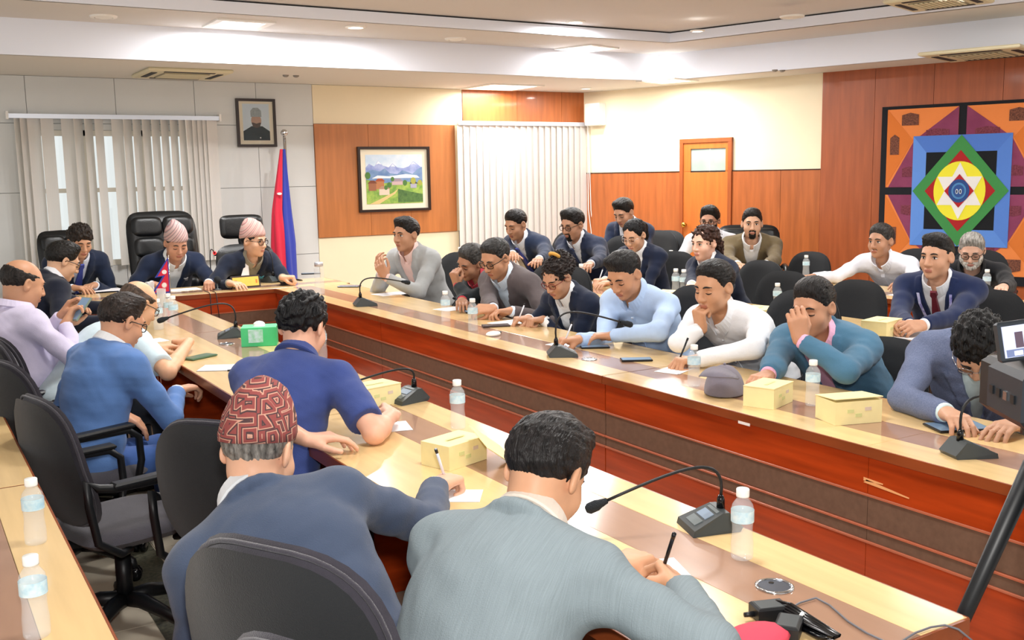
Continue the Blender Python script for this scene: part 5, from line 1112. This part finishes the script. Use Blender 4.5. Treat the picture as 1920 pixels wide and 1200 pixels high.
# grey cap
cp = thing('baseball_cap', 'grey baseball cap lying on the right table', 'cap', on_z(1358, 738), math.radians(132), 0.92); M_capg = cloth('#7d7782', 0.9)
S = SDF((-0.12, -0.13, -0.01), (0.12, 0.20, 0.16), 0.005); S.ell((0, 0, 0.012), (0.088, 0.104, 0.118), k=0); S.plane((0, 0, 0.004), (0, 0, -1), 0.5); v, f = S.mesh(); mesh_obj('crown', v, f, M_capg, cp, True)
secs = []
for i in range(13):
    u = -1+2*i/12; x = u*0.085; y0 = 0.095*math.sqrt(max(0, 1-(u*0.92)**2)); y1 = y0+0.062*math.sqrt(max(0.02, 1-u*u)); zz = 0.062-0.034*u*u; zt = 0.010+0.014*u*u; secs.append([(x, y0-0.010, zz+0.004), (x, y1, zt), (x, y1-0.002, zt-0.004), (x, y0-0.012, zz-0.001)])
v, f = strip_mesh(secs); mesh_obj('visor', v, f, M_capg, cp, True); MB().sphere((0, 0, 0.134), (0.007, 0.007, 0.005), 8, 5).build('top_button', M_capg, cp, True)
MB().box(-0.02, 0.02, 0.0, 0.002, -0.004, 0.004).build('logo_stitch', mat('cap_stitch', '#b9b4c0', 0.8), cp); o = cp.children[-1]; o.location = (0.012, 0.0935, 0.06); o.rotation_euler = (0.35, 0, -0.1)
ms = thing('computer_mouse', 'small white round mouse on the right table', 'mouse', on_z(925, 629), 0.6, 1.1); MB().sphere((0, 0, 0.008), (0.05, 0.036, 0.014), 18, 8).build('shell', M_cap, ms, True); MB().tube([(0.05, 0, 0.006), (0.08, 0.01, 0.004), (0.095, 0.0, 0.004)], 0.006, 6).build('stub', M_mick, ms, True)
def grommet(label, px, py, s=1.0):
    t = thing('cable_grommet', label, 'grommet', on_z(px, py, TZ), 0.4, s); MB().lathe([(0.042, 0.0), (0.042, 0.003), (0.036, 0.0045), (0.035, 0.002)], 26, cap=False).build('rim', M_chrome, t, True); MB().lathe([(0.035, 0.0005), (0.035, 0.0022)], 26).build('lid', mat('grommet_lid', '#5c6472', 0.25, 0.7), t); MB().lathe([(0.006, 0.0022), (0.006, 0.0028)], 10, (0.012, 0.012, 0)).build('cable_hole', M_blackg, t)
grommet('round metal cable grommet in the near table stripe', 1452, 1100); grommet('round cable grommet in the right table stripe by the microphone', 1105, 674, 0.9); grommet('round cable grommet in the left table stripe by the tissue box', 425, 645, 1.0)
# power adapters and cable on the near table corner
M_wire = mat('cable_grey', '#6a6a70', 0.35); M_red2 = mat('red_cloth', '#d5455a', 0.8)
for px, py, rz, lab in ((1443, 1160, -20, 'black power adapter brick on the near table, upper one'), (1478, 1192, 35, 'black power adapter plug by the coiled cable, lower one')):
    t = thing('power_adapter', lab, 'adapter', on_z(px, py), math.radians(rz)); MB().box(-0.035, 0.035, -0.024, 0.024, 0.001, 0.032, 0.004).build('housing', M_black, t); MB().box(-0.028, 0.028, -0.018, 0.018, 0.0315, 0.0325).build('label_plate', M_micb, t); MB().lathe([(0.006, 0), (0.005, 0.02)], 8).xform(Matrix.Translation((-0.035, 0, 0.014))@Matrix.Rotation(-math.pi/2, 4, 'Y')).build('strain_relief', M_black, t, True)
co_ = on_z(1512, 1185); cl = thing('coiled_cable', 'black coiled cable bundle with a white tie on the near table', 'cable', co_)
for k in range(5):
    a = (k-2)*0.008; MB().tube([(a, 0.0, 0.012+0.002*(k % 2)), (a*1.3, -0.05, 0.014), (a*0.5, -0.075, 0.02), (a*0.6, 0.05, 0.02+0.004*k), (a*0.4, 0.085, 0.02+0.003*k), (a, 0.055, 0.010)], 0.0042, 8).build('cable_loop', M_blackg, cl, True)
MB().tube([(-0.022, 0.012, 0.012), (0, 0.012, 0.034), (0.022, 0.012, 0.012)], 0.004, 6).build('cable_tie', M_cap, cl, True)
wr_ = [on_z(x, y, 0.754) for x, y in ((1478, 1143), (1500, 1130), (1530, 1121), (1556, 1135), (1590, 1165), (1625, 1187), (1660, 1203), (1690, 1203), (1715, 1187), (1745, 1176), (1772, 1172), (1797, 1180))]
wire = thing('thin_cable', 'thin grey cable snaking to the near table corner', 'cable', wr_[0]); MB().tube([w-wr_[0] for w in wr_]+[wr_[-1]-wr_[0]+np.array([0.03, -0.02, -0.03]), wr_[-1]-wr_[0]+np.array([0.035, -0.03, -0.2])], 0.0022, 6).build('wire', M_wire, wire, True)
rc = thing('red_pouch', 'red cloth pouch at the bottom edge under the adapters', 'pouch', on_z(1418, 1212)); MB().sphere((0, 0, 0.018), (0.075, 0.05, 0.02), 20, 8).build('pouch_body', M_red2, rc, True)
# name plate, small flag, big flag
npl = thing('name_plate', 'wooden name plate with a yellow panel before the speaking man', 'name plate', on_z(460, 539), math.radians(4), 1.0); v = [(-0.125, -0.03, 0), (0.125, -0.03, 0), (0.125, 0.04, 0), (-0.125, 0.04, 0), (-0.125, -0.005, 0.10), (0.125, -0.005, 0.10), (0.125, 0.008, 0.10), (-0.125, 0.008, 0.10)]
BF = [(0, 3, 2, 1), (4, 5, 6, 7), (0, 1, 5, 4), (1, 2, 6, 5), (2, 3, 7, 6), (3, 0, 4, 7)]; mesh_obj('wood_block', v, BF, M_frame, npl)
def slope(x0, x1, z0, z1, o): 
    f = lambda z: -0.03+0.25*z; return [(x0, f(z0)-o, z0), (x1, f(z0)-o, z0), (x1, f(z0), z0), (x0, f(z0), z0), (x0, f(z1)-o, z1), (x1, f(z1)-o, z1), (x1, f(z1), z1), (x0, f(z1), z1)]
mesh_obj('yellow_panel', slope(-0.112, 0.112, 0.014, 0.088, 0.002), BF, mat('brass_yellow', '#eac052', 0.4, var=0.05, vscale=30), npl); mesh_obj('emblem', slope(-0.10, -0.075, 0.035, 0.065, 0.003), BF, mat('emblem_orange', '#cf7a35', 0.5), npl); mesh_obj('emblem', slope(0.085, 0.10, 0.035, 0.065, 0.003), BF, mat('emblem_orange', '#cf7a35', 0.5), npl)
M_fred = mat('flag_red', '#d3203f', 0.7, sheen=0.2); M_fblue = mat('flag_blue', '#2a3aa3', 0.7, sheen=0.2); M_fwhite = mat('flag_white', '#f2efee', 0.7)
sf = thing('table_flag', 'small crimson double pennant flag with blue border on the head table', 'flag', on_z(316, 560), math.radians(8), 1.12); MB().lathe([(0.035, 0), (0.033, 0.008), (0.008, 0.012)], 18).build('stand', M_chrome, sf, True); MB().tube([(0.015, 0, 0.01), (0.018, 0, 0.30)], 0.003, 8).build('staff', M_chrome, sf, True)
def flatpoly(name, poly, y0, y1, m, par): return MB().add([(x, y0, z) for x, z in poly]+[(x, y1, z) for x, z in poly], [tuple(range(len(poly))), tuple(range(2*len(poly)-1, len(poly)-1, -1))]+[(k, len(poly)+k, len(poly)+(k+1) % len(poly), (k+1) % len(poly)) for k in range(len(poly))]).build(name, m, par)
fx = 0.016
flatpoly('blue_border', [(fx, 0.04), (fx, 0.285), (-0.085, 0.15), (-0.03, 0.155), (-0.115, 0.04)], -0.001, 0.001, M_fblue, sf); flatpoly('crimson_field', [(fx-0.008, 0.05), (fx-0.008, 0.262), (-0.066, 0.158), (-0.012, 0.163), (-0.094, 0.05)], -0.0022, 0.0022, M_fred, sf)
flatpoly('white_moon', [(-0.018+0.017*math.cos(a), 0.185+0.015*math.sin(a)) for a in np.linspace(0, 6.28, 13)[:-1]], -0.0032, 0.0032, M_fwhite, sf); flatpoly('white_sun', [(-0.024+(0.021 if k % 2 else 0.014)*math.cos(k*math.pi/12), 0.095+(0.021 if k % 2 else 0.014)*math.sin(k*math.pi/12)) for k in range(24)], -0.0032, 0.0032, M_fwhite, sf)
bf_ = thing('flag_on_pole', 'tall furled crimson and blue flag on a chrome pole', 'flag', (3.37, 9.78, 0)); MB().lathe([(0.16, 0), (0.15, 0.02), (0.03, 0.05), (0.018, 0.06)], 22).build('pole_base', M_chrome, bf_, True); MB().tube([(0, 0, 0.05), (0, 0, 2.06)], 0.014, 12).build('pole', M_chrome, bf_, True); MB().sphere((0, 0, 2.09), 0.034, 16, 10).build('finial', M_chrome, bf_, True)
for (nm, x0, m, tw) in (('blue_fold', -0.03, M_fblue, 0.0), ('crimson_fold', -0.10, M_fred, 0.8)):
    secs = []
    for i in range(24):
        z = 1.93-i*0.058; w = 0.02+0.105*min(1, i/16)*(1 if nm == 'blue_fold' else 0.75); cx = x0*min(1, 0.25+i/14)+(-0.02 if nm == 'crimson_fold' else 0.0); ring = []
        for k in range(20):
            a = 2*math.pi*k/20; r = 1+0.28*math.sin(4*a+z*2.2+tw); ring.append((cx-0.01+w*r*0.62*math.cos(a), -0.02+w*0.45*r*math.sin(a)-(0.03 if nm == 'crimson_fold' else 0), z))
        secs.append(ring)
    v, f = strip_mesh(secs); mesh_obj(nm, v, f, m, bf_, True)
flatpoly('white_emblem', [(-0.115+0.022*math.cos(a), 1.50+0.012*math.sin(a)) for a in np.linspace(0, 6.28, 11)[:-1]], -0.115, -0.095, M_fwhite, bf_)
# hanging microphone cords over the head table front, press microphone cluster
for px, x2_, lab in ((398, 0.0, 'thin black cord hanging down the head table front, left one'), (412, 0.02, 'thin black cord hanging down the head table front, right one')):
    q = on_z(px, 552); t = thing('hanging_cord', lab, 'cord', (q[0], 8.11, 0)); MB().tube([(0, 0.15, 0.757), (0, 0.02, 0.757), (0, -0.012, 0.745), (x2_*0.5, -0.014, 0.6), (x2_, -0.013, 0.44)], 0.0035, 6).build('cord', M_black, t, True)
pm = thing('press_microphone', 'small foam topped press microphone on the head table edge', 'microphone', on_z(408, 543), 0, 1.1); MB().lathe([(0.03, 0), (0.028, 0.006), (0.006, 0.01), (0.006, 0.05)], 14).build('stand', M_mick, pm, True); MB().sphere((0, -0.01, 0.075), (0.026, 0.03, 0.028), 14, 9).build('foam', M_foam, pm, True)
# clipboard held by S1, tablet papers
cb = thing('clipboard', 'dark clipboard standing before the man with the blue tie', 'clipboard', on_z(990, 515), math.radians(70), 1.2); MB().box(-0.11, 0.11, -0.004, 0.004, 0.0, 0.15).xform(Matrix.Rotation(-0.5, 4, 'X')).build('board', M_phone, cb); MB().box(-0.03, 0.03, -0.008, 0.0, 0.135, 0.15).xform(Matrix.Rotation(-0.5, 4, 'X')).build('clip', M_chrome, cb)
tpp = thing('tent_card', 'white folded tent paper behind the name plate', 'paper', on_z(458, 533), 0.0, 1.1); v = [(-0.045, 0, 0.0), (0.045, 0, 0.0), (0.045, 0.003, 0.0), (-0.045, 0.003, 0), (0.02, 0.01, 0.17), (0.045, 0.01, 0.17), (0.045, 0.013, 0.17), (0.02, 0.013, 0.17)]; mesh_obj('sheet', v, BF, M_paper, tpp)
# ------------------------------------------------------------------ pictures on the walls
def wall_poly(name, poly, par, m, lift, th=0.0012):
    """polygon in wall coordinates (x along, z up); local -y is towards the room"""
    n = len(poly); a = 0.0
    for i in range(n): a += poly[i][0]*poly[(i+1) % n][1]-poly[(i+1) % n][0]*poly[i][1]
    if a < 0: poly = poly[::-1]
    v = [(x, -lift, z) for x, z in poly]+[(x, -lift+th, z) for x, z in poly]
    return mesh_obj(name, v, [tuple(range(n)), tuple(range(2*n-1, n-1, -1))]+[(k, n+k, n+(k+1) % n, (k+1) % n) for k in range(n)], m, par)
def rect(a, b, c, d): return [(a, c), (b, c), (b, d), (a, d)]
def frame4(par, x0, x1, z0, z1, w, th, m, name='frame_bar'):
    for (a, b, c, d) in ((x0, x0+w, z0, z1), (x1-w, x1, z0, z1), (x0+w, x1-w, z0, z0+w), (x0+w, x1-w, z1-w, z1)): MB().box(a, b, -th, 0, c, d, 0.002).build(name, m, par)
def pm(n, c, r=0.6, **k): return mat('paint_'+n, c, r, **k)
# landscape painting
lp = thing('landscape_painting', 'framed mountain village landscape painting on the wood panel', 'painting', (4.705, YB-0.018, 0)); x0, x1, z0, z1 = -0.425, 0.425, 1.27, 1.965
frame4(lp, x0, x1, z0, z1, 0.028, 0.035, M_frame); MB().box(x0+0.02, x1-0.02, -0.014, 0, z0+0.02, z1-0.02).build('mount', M_mat, lp)
X0, X1, Z0_, Z1_ = -0.335, 0.335, 1.355, 1.88; U = lambda u, v: (X0+u*(X1-X0), Z0_+v*(Z1_-Z0_))
def lpoly(name, pts, c, lift, **k): return wall_poly(name, [U(*p) for p in pts], lp, pm('l_'+c.lstrip('#'), c, **k), lift)
lpoly('sky', [(0, 0.5), (1, 0.5), (1, 1), (0, 1)], '#c4d9ee', 0.0155, col2='#e6eef7', vscale=9)
lpoly('far_peaks', [(0, 0.5), (1, 0.5), (1, 0.72), (0.92, 0.80), (0.84, 0.86), (0.76, 0.76), (0.66, 0.72), (0.55, 0.74), (0.47, 0.82), (0.4, 0.74), (0.3, 0.78), (0.22, 0.88), (0.15, 0.76), (0.06, 0.82), (0, 0.74)], '#8796cf', 0.0162, col2='#b7c2e6', vscale=16)
lpoly('snow', [(0.18, 0.80), (0.22, 0.875), (0.28, 0.80), (0.23, 0.82)], '#eef2fa', 0.0168); lpoly('snow', [(0.8, 0.79), (0.84, 0.85), (0.9, 0.79), (0.85, 0.81)], '#eef2fa', 0.0168); lpoly('snow', [(0.44, 0.76), (0.47, 0.81), (0.52, 0.755)], '#eef2fa', 0.0168)
lpoly('near_hills', [(0, 0.42), (1, 0.42), (1, 0.75), (0.92, 0.70), (0.82, 0.60), (0.74, 0.64), (0.64, 0.68), (0.55, 0.60), (0.42, 0.62), (0.33, 0.72), (0.24, 0.66), (0.12, 0.70), (0, 0.66)], '#5f7fb3', 0.0170, col2='#86a3c4', vscale=14)
lpoly('mist', [(0.1, 0.52), (0.95, 0.52), (0.9, 0.57), (0.7, 0.60), (0.4, 0.56), (0.2, 0.58)], '#dfe8ee', 0.0176)
lpoly('meadow', [(0, 0), (1, 0), (1, 0.42), (0.6, 0.45), (0.3, 0.42), (0, 0.5)], '#6f9b45', 0.0172, col2='#a9c25a', vscale=22)
lpoly('dark_field', [(0.55, 0.02), (1, 0.02), (1, 0.18), (0.75, 0.24), (0.55, 0.30)], '#3d5f33', 0.0180, col2='#5b8040', vscale=25)
lpoly('path', [(0.05, 0.0), (0.22, 0.0), (0.5, 0.2), (0.56, 0.3), (0.46, 0.22)], '#dcc184', 0.0182)
for (u, v, w, h, c, rc_) in ((0.04, 0.27, 0.13, 0.15, '#9a6447', '#7a4430'), (0.17, 0.30, 0.14, 0.16, '#b5794f', '#a34f33'), (0.22, 0.18, 0.18, 0.12, '#d9c9b6', '#b08a74'), (0.45, 0.38, 0.19, 0.07, '#c9aeae', '#9f8f9b'), (0.78, 0.31, 0.11, 0.09, '#a9a7b9', '#3a3648')):
    lpoly('house_wall', [(u, v), (u+w, v), (u+w, v+h), (u, v+h)], c, 0.0186); lpoly('house_roof', [(u-0.02, v+h), (u+w+0.02, v+h), (u+w*0.75, v+h+0.06), (u+w*0.25, v+h+0.06)], rc_, 0.0190)
for (u, v, r) in ((0.40, 0.38, 0.05), (0.34, 0.33, 0.04), (0.68, 0.42, 0.05), (0.83, 0.46, 0.06), (0.95, 0.42, 0.05), (0.03, 0.58, 0.06), (0.46, 0.5, 0.04)): lpoly('tree', [(u+r*math.cos(a)*0.8, v+r*1.2*math.sin(a)) for a in np.linspace(0, 6.28, 11)[:-1]], '#4f7a3c' if u < 0.8 else '#a5a548', 0.0194)
# framed portrait
pp = thing('framed_portrait', 'framed portrait photograph of a person in a cap beside the flag', 'portrait', (3.215, YB-0.004, 0)); frame4(pp, -0.20, 0.20, 1.965, 2.44, 0.026, 0.03, M_frame); MB().box(-0.18, 0.18, -0.012, 0, 1.985, 2.42).build('mount', M_mat, pp)
wall_poly('photo_ground', rect(-0.135, 0.135, 2.03, 2.39), pp, pm('ph_sky', '#cfdde6', 0.3), 0.0135)
wall_poly('coat', [(-0.135, 2.03), (0.135, 2.03), (0.135, 2.12), (0.06, 2.17), (-0.05, 2.17), (-0.135, 2.12)], pp, pm('ph_coat', '#2f3b40', 0.4), 0.0142); wall_poly('face', [(0.0+0.052*math.cos(a), 2.225+0.066*math.sin(a)) for a in np.linspace(0, 6.28, 17)[:-1]], pp, pm('ph_face', '#b99a88', 0.5), 0.0148); wall_poly('beard', [(-0.05, 2.205), (-0.03, 2.205), (0, 2.195), (0.03, 2.205), (0.05, 2.205), (0.035, 2.165), (0, 2.152), (-0.035, 2.165)], pp, pm('ph_beard', '#5d5450', 0.6), 0.0154); wall_poly('cap', [(-0.055, 2.262), (0.055, 2.262), (0.052, 2.325), (0.02, 2.352), (-0.03, 2.35), (-0.055, 2.32)], pp, pm('ph_cap', '#8f9ba0', 0.6, col2='#a9b3b6', vscale=60), 0.0156)
wall_poly('lapel_pin', rect(0.03, 0.042, 2.05, 2.062), pp, M_cap, 0.0148)
MB().box(-0.168, 0.168, -0.020, -0.018, 2.0, 2.41).build('picture_glass', mat('picture_glass', '#ffffff', 0.03, trans=1.0, ior=1.1), pp)
# patchwork mandala hanging on the right wall (wall coordinates: s along the wall, z up)
hg = thing('wall_hanging', 'large patchwork wall hanging with blue square, green diamond and yellow disc', 'wall hanging', wr.location); hg.rotation_euler = wr.rotation_euler
def hpoly(name, pts, c, lift, **k): return wall_poly(name, pts, hg, c if not isinstance(c, str) else pm('h_'+c.lstrip('#'), c, 0.9, bump=0.2, bscale=200, **k), lift, 0.003)
HX0, HX1, HZ0, HZ1, HCX, HCZ = 3.665, 5.175, 0.56, 2.225, 4.42, 1.42
MB().box(HX0, HX1, -0.05, -0.03, HZ0, HZ1).build('black_ground', pm('h_black', '#14161c', 0.9), hg); L0 = 0.053
b = 0.058; m = 0.036
for sx_ in (-1, 1):
    for sz_ in (-1, 1):
        Q = lambda u, v: (HCX+sx_*(m+u*((HX1-HX0)/2-b-m)), HCZ+sz_*(m+v*((HZ1-HZ0)/2-b-m)))
        hpoly('orange_patch', [Q(0, 0), Q(1, 0), Q(1, 1), Q(0, 1)], '#e58545', L0)
        hpoly('dark_orange_patch', [Q(0.62, 0.60), Q(1, 0.0), Q(1, 1)], '#d5742f', L0+0.002)
        hpoly('maroon_patch', [Q(0, 1.0), Q(0, 0), Q(0.96, 0), Q(0.60, 0.60)], '#7d3555', L0+0.004, col2='#8b4060', vscale=6)
        sk_ = mat('sketch_brown', '#4a2a22', 0.9, col2='#8a5540', vscale=90); sm_ = mat('sketch_maroon', '#5e2433', 0.9, col2='#83404f', vscale=80)
        for (u, v, w, h) in ((0.82, 0.55, 0.13, 0.26), (0.55, 0.87, 0.24, 0.16)): hpoly('temple_sketch', [Q(u, v-h/2), Q(u+w, v-h/2), Q(u+w, v+h/3), Q(u+w*0.5, v+h/2), Q(u, v+h/3)], sk_, L0+0.005)
        for (u, v, w, h) in ((0.56, 0.2, 0.2, 0.13), (0.12, 0.68, 0.32, 0.12)): hpoly('temple_sketch', [Q(u, v-h/2), Q(u+w, v-h/2), Q(u+w, v+h/3), Q(u+w*0.5, v+h/2), Q(u, v+h/3)], sm_, L0+0.007)
BL = 0.44; BH = 0.515; bi, bj = 0.315, 0.36
sq = lambda a, c: [(HCX-a, HCZ-c), (HCX+a, HCZ-c), (HCX+a, HCZ+c), (HCX-a, HCZ+c)]
o4, i4 = sq(BL, BH), sq(bi, bj)
for k, c in enumerate(('#5c8ad6', '#5580cf', '#4f78c8', '#6290dc')): hpoly('blue_strip', [o4[k], o4[(k+1) % 4], i4[(k+1) % 4], i4[k]], c, L0+0.010)
hpoly('black_square', i4, '#0d1015', L0+0.010)
dm = lambda a, c: [(HCX-a, HCZ), (HCX, HCZ-c), (HCX+a, HCZ), (HCX, HCZ+c)]
hpoly('green_diamond', dm(0.43, 0.515), '#3f8a48', L0+0.014); hpoly('red_diamond', dm(0.315, 0.375), '#a81e22', L0+0.016)
hpoly('yellow_disc', [(HCX+0.232*math.cos(a), HCZ+0.272*math.sin(a)) for a in np.linspace(0, 2*math.pi, 41)[:-1]], '#ece23a', L0+0.018)
for fl_ in (1, -1): hpoly('white_star', [(HCX+0.228*math.cos(math.pi/2*fl_+k*2*math.pi/3), HCZ+0.262*math.sin(math.pi/2*fl_+k*2*math.pi/3)) for k in range(3)], '#e9e6e2', L0+0.020+(0.001 if fl_ < 0 else 0))
hpoly('red_centre', dm(0.132, 0.155), '#b02028', L0+0.024); hpoly('navy_disc', [(HCX+0.094*math.cos(a), HCZ+0.108*math.sin(a)) for a in np.linspace(0, 2*math.pi, 29)[:-1]], '#2b4a86', L0+0.026); hpoly('light_ring', [(HCX+0.066*math.cos(a), HCZ+0.076*math.sin(a)) for a in np.linspace(0, 2*math.pi, 25)[:-1]], '#4f86b8', L0+0.028); hpoly('inner_disc', [(HCX+0.05*math.cos(a), HCZ+0.058*math.sin(a)) for a in np.linspace(0, 2*math.pi, 25)[:-1]], '#30528f', L0+0.030)
for sx_ in (-1, 1): hpoly('eye_mark', [(HCX+sx_*0.016+0.012*math.cos(a), HCZ-0.005+0.024*math.sin(a)) for a in np.linspace(0, 6.28, 11)[:-1]], '#d9dde2', L0+0.032); hpoly('eye_mark_core', [(HCX+sx_*0.016+0.006*math.cos(a), HCZ-0.005+0.016*math.sin(a)) for a in np.linspace(0, 6.28, 11)[:-1]], '#1f2f52', L0+0.034)
# paper remnant and sticker marks on the table front
tpm = mat('tape_white', '#efe9e2', 0.6); 
t = thing('tape_scrap', 'small white tape scrap under the right table edge', 'tape', tuple(on_x(1395, 794, RX-0.007))); MB().box(-0.001, 0.001, -0.03, 0.03, -0.005, 0.005).build('strip', tpm, t)
q = on_x(1625, 899, RX+0.0105); ws = thing('scratch_mark', 'pale arrow shaped scratch on the red table front', 'scratch', tuple(q)); M_scr = mat('bare_wood', '#e9a76c', 0.7)
mesh_obj('long_scratch', [(0, 0.0, 0.0), (0, 0.012, -0.012), (0, -0.165, -0.022), (0, -0.165, -0.018), (-0.001, 0.0, 0.0), (-0.001, 0.012, -0.012), (-0.001, -0.165, -0.022), (-0.001, -0.165, -0.018)], [(0, 1, 2, 3), (7, 6, 5, 4), (0, 3, 7, 4), (1, 0, 4, 5), (2, 1, 5, 6), (3, 2, 6, 7)], M_scr, ws)
mesh_obj('short_scratch', [(0, 0.012, 0.006), (0, 0.012, -0.006), (0, -0.065, -0.002), (0, -0.065, 0.002), (-0.001, 0.012, 0.006), (-0.001, 0.012, -0.006), (-0.001, -0.065, -0.002), (-0.001, -0.065, 0.002)], [(0, 1, 2, 3), (7, 6, 5, 4), (0, 3, 7, 4), (1, 0, 4, 5), (2, 1, 5, 6), (3, 2, 6, 7)], M_scr, ws)
# ------------------------------------------------------------------ video camera on a tripod at the right edge
VD = 1.9
vp = at_depth(1972, 742, VD); vc = thing('video_camera', 'black video camera with lit flip screen on a tripod at the right edge', 'video camera', (vp[0], vp[1], 0), -math.radians(34)); zc = vp[2]
M_cam = mat('camcorder_black', '#15181c', 0.35); M_camg = mat('camcorder_grey', '#262c33', 0.35)
MB().box(-0.075, 0.09, -0.10, 0.14, zc-0.055, zc+0.055, 0.012).build('camera_body', M_cam, vc)
MB().box(-0.098, -0.060, -0.095, 0.05, zc-0.04, zc+0.06, 0.012).build('grip_side', M_camg, vc)
l_ = MB().lathe([(0.042, 0), (0.044, 0.03), (0.05, 0.06), (0.05, 0.09), (0.044, 0.095)], 22); l_.xform(Matrix.Translation((0.005, 0.13, zc))@Matrix.Rotation(-math.pi/2, 4, 'X')); l_.build('lens', M_blackg, vc, True)
MB().tube([(0.0, -0.08, zc+0.055), (0.0, -0.06, zc+0.095), (0.0, 0.10, zc+0.095), (0.0, 0.12, zc+0.055)], 0.014, 8).build('top_handle', M_cam, vc, True)
scr = bpy.data.objects.new('flip_screen', None); link(scr, vc); sp_ = at_depth(1911, 638, VD-0.10); scr.location = Matrix(vc.matrix_basis).inverted()@Vector(sp_); scr.rotation_euler = (math.radians(-8), math.radians(-7), math.radians(4))
MB().box(-0.038, 0.045, -0.004, 0.010, -0.036, 0.036, 0.004).build('screen_bezel', M_camg, scr); MB().box(-0.031, 0.039, -0.006, -0.003, -0.028, 0.028).build('screen_glass', mat('flip_lcd', '#b7bedb', 0.2, emit='#b7c0e0', estr=0.5), scr)
MB().box(-0.010, 0.004, -0.0072, -0.0055, -0.012, 0.016).build('screen_figure', mat('lcd_fig', '#5a4a5a', 0.3), scr); MB().box(0.010, 0.018, -0.0072, -0.0055, -0.012, 0.020).build('screen_figure', mat('lcd_fig2', '#3f4964', 0.3), scr); MB().box(-0.028, 0.034, -0.0072, -0.0055, -0.027, -0.014).build('screen_table', mat('lcd_tab', '#6f7da6', 0.3), scr); MB().box(-0.015, 0.0, -0.0084, -0.007, -0.025, -0.017).build('screen_paper', mat('lcd_pap', '#e8ebf6', 0.3, emit='#e8ebf6', estr=0.4), scr)
for k in range(4): MB().box(-0.101, -0.097, -0.07+k*0.03, -0.055+k*0.03, zc+0.0, zc+0.016).build('control_button', M_chrome if k == 1 else M_cam, vc)
MB().lathe([(0.05, zc-0.075), (0.05, zc-0.055)], 20).build('tripod_head', M_cam, vc, True); MB().tube([(0, 0, zc-0.075), (0, 0, 0.75)], 0.02, 10).build('centre_column', M_black, vc, True)
for k in range(3):
    a = 4.24+k*2*math.pi/3; MB().tube([(0.03*math.cos(a), 0.03*math.sin(a), zc-0.14), (0.42*math.cos(a), 0.42*math.sin(a), 0.01)], [0.018, 0.012], 8).build('tripod_leg', M_black, vc, True); MB().sphere((0.42*math.cos(a), 0.42*math.sin(a), 0.012), 0.014, 8, 6).build('rubber_foot', M_black, vc, True)
MB().tube([(0.0, -0.05, zc-0.09), (-0.02, -0.22, zc-0.17), (-0.03, -0.30, zc-0.20)], 0.011, 8).build('pan_handle', M_black, vc, True)
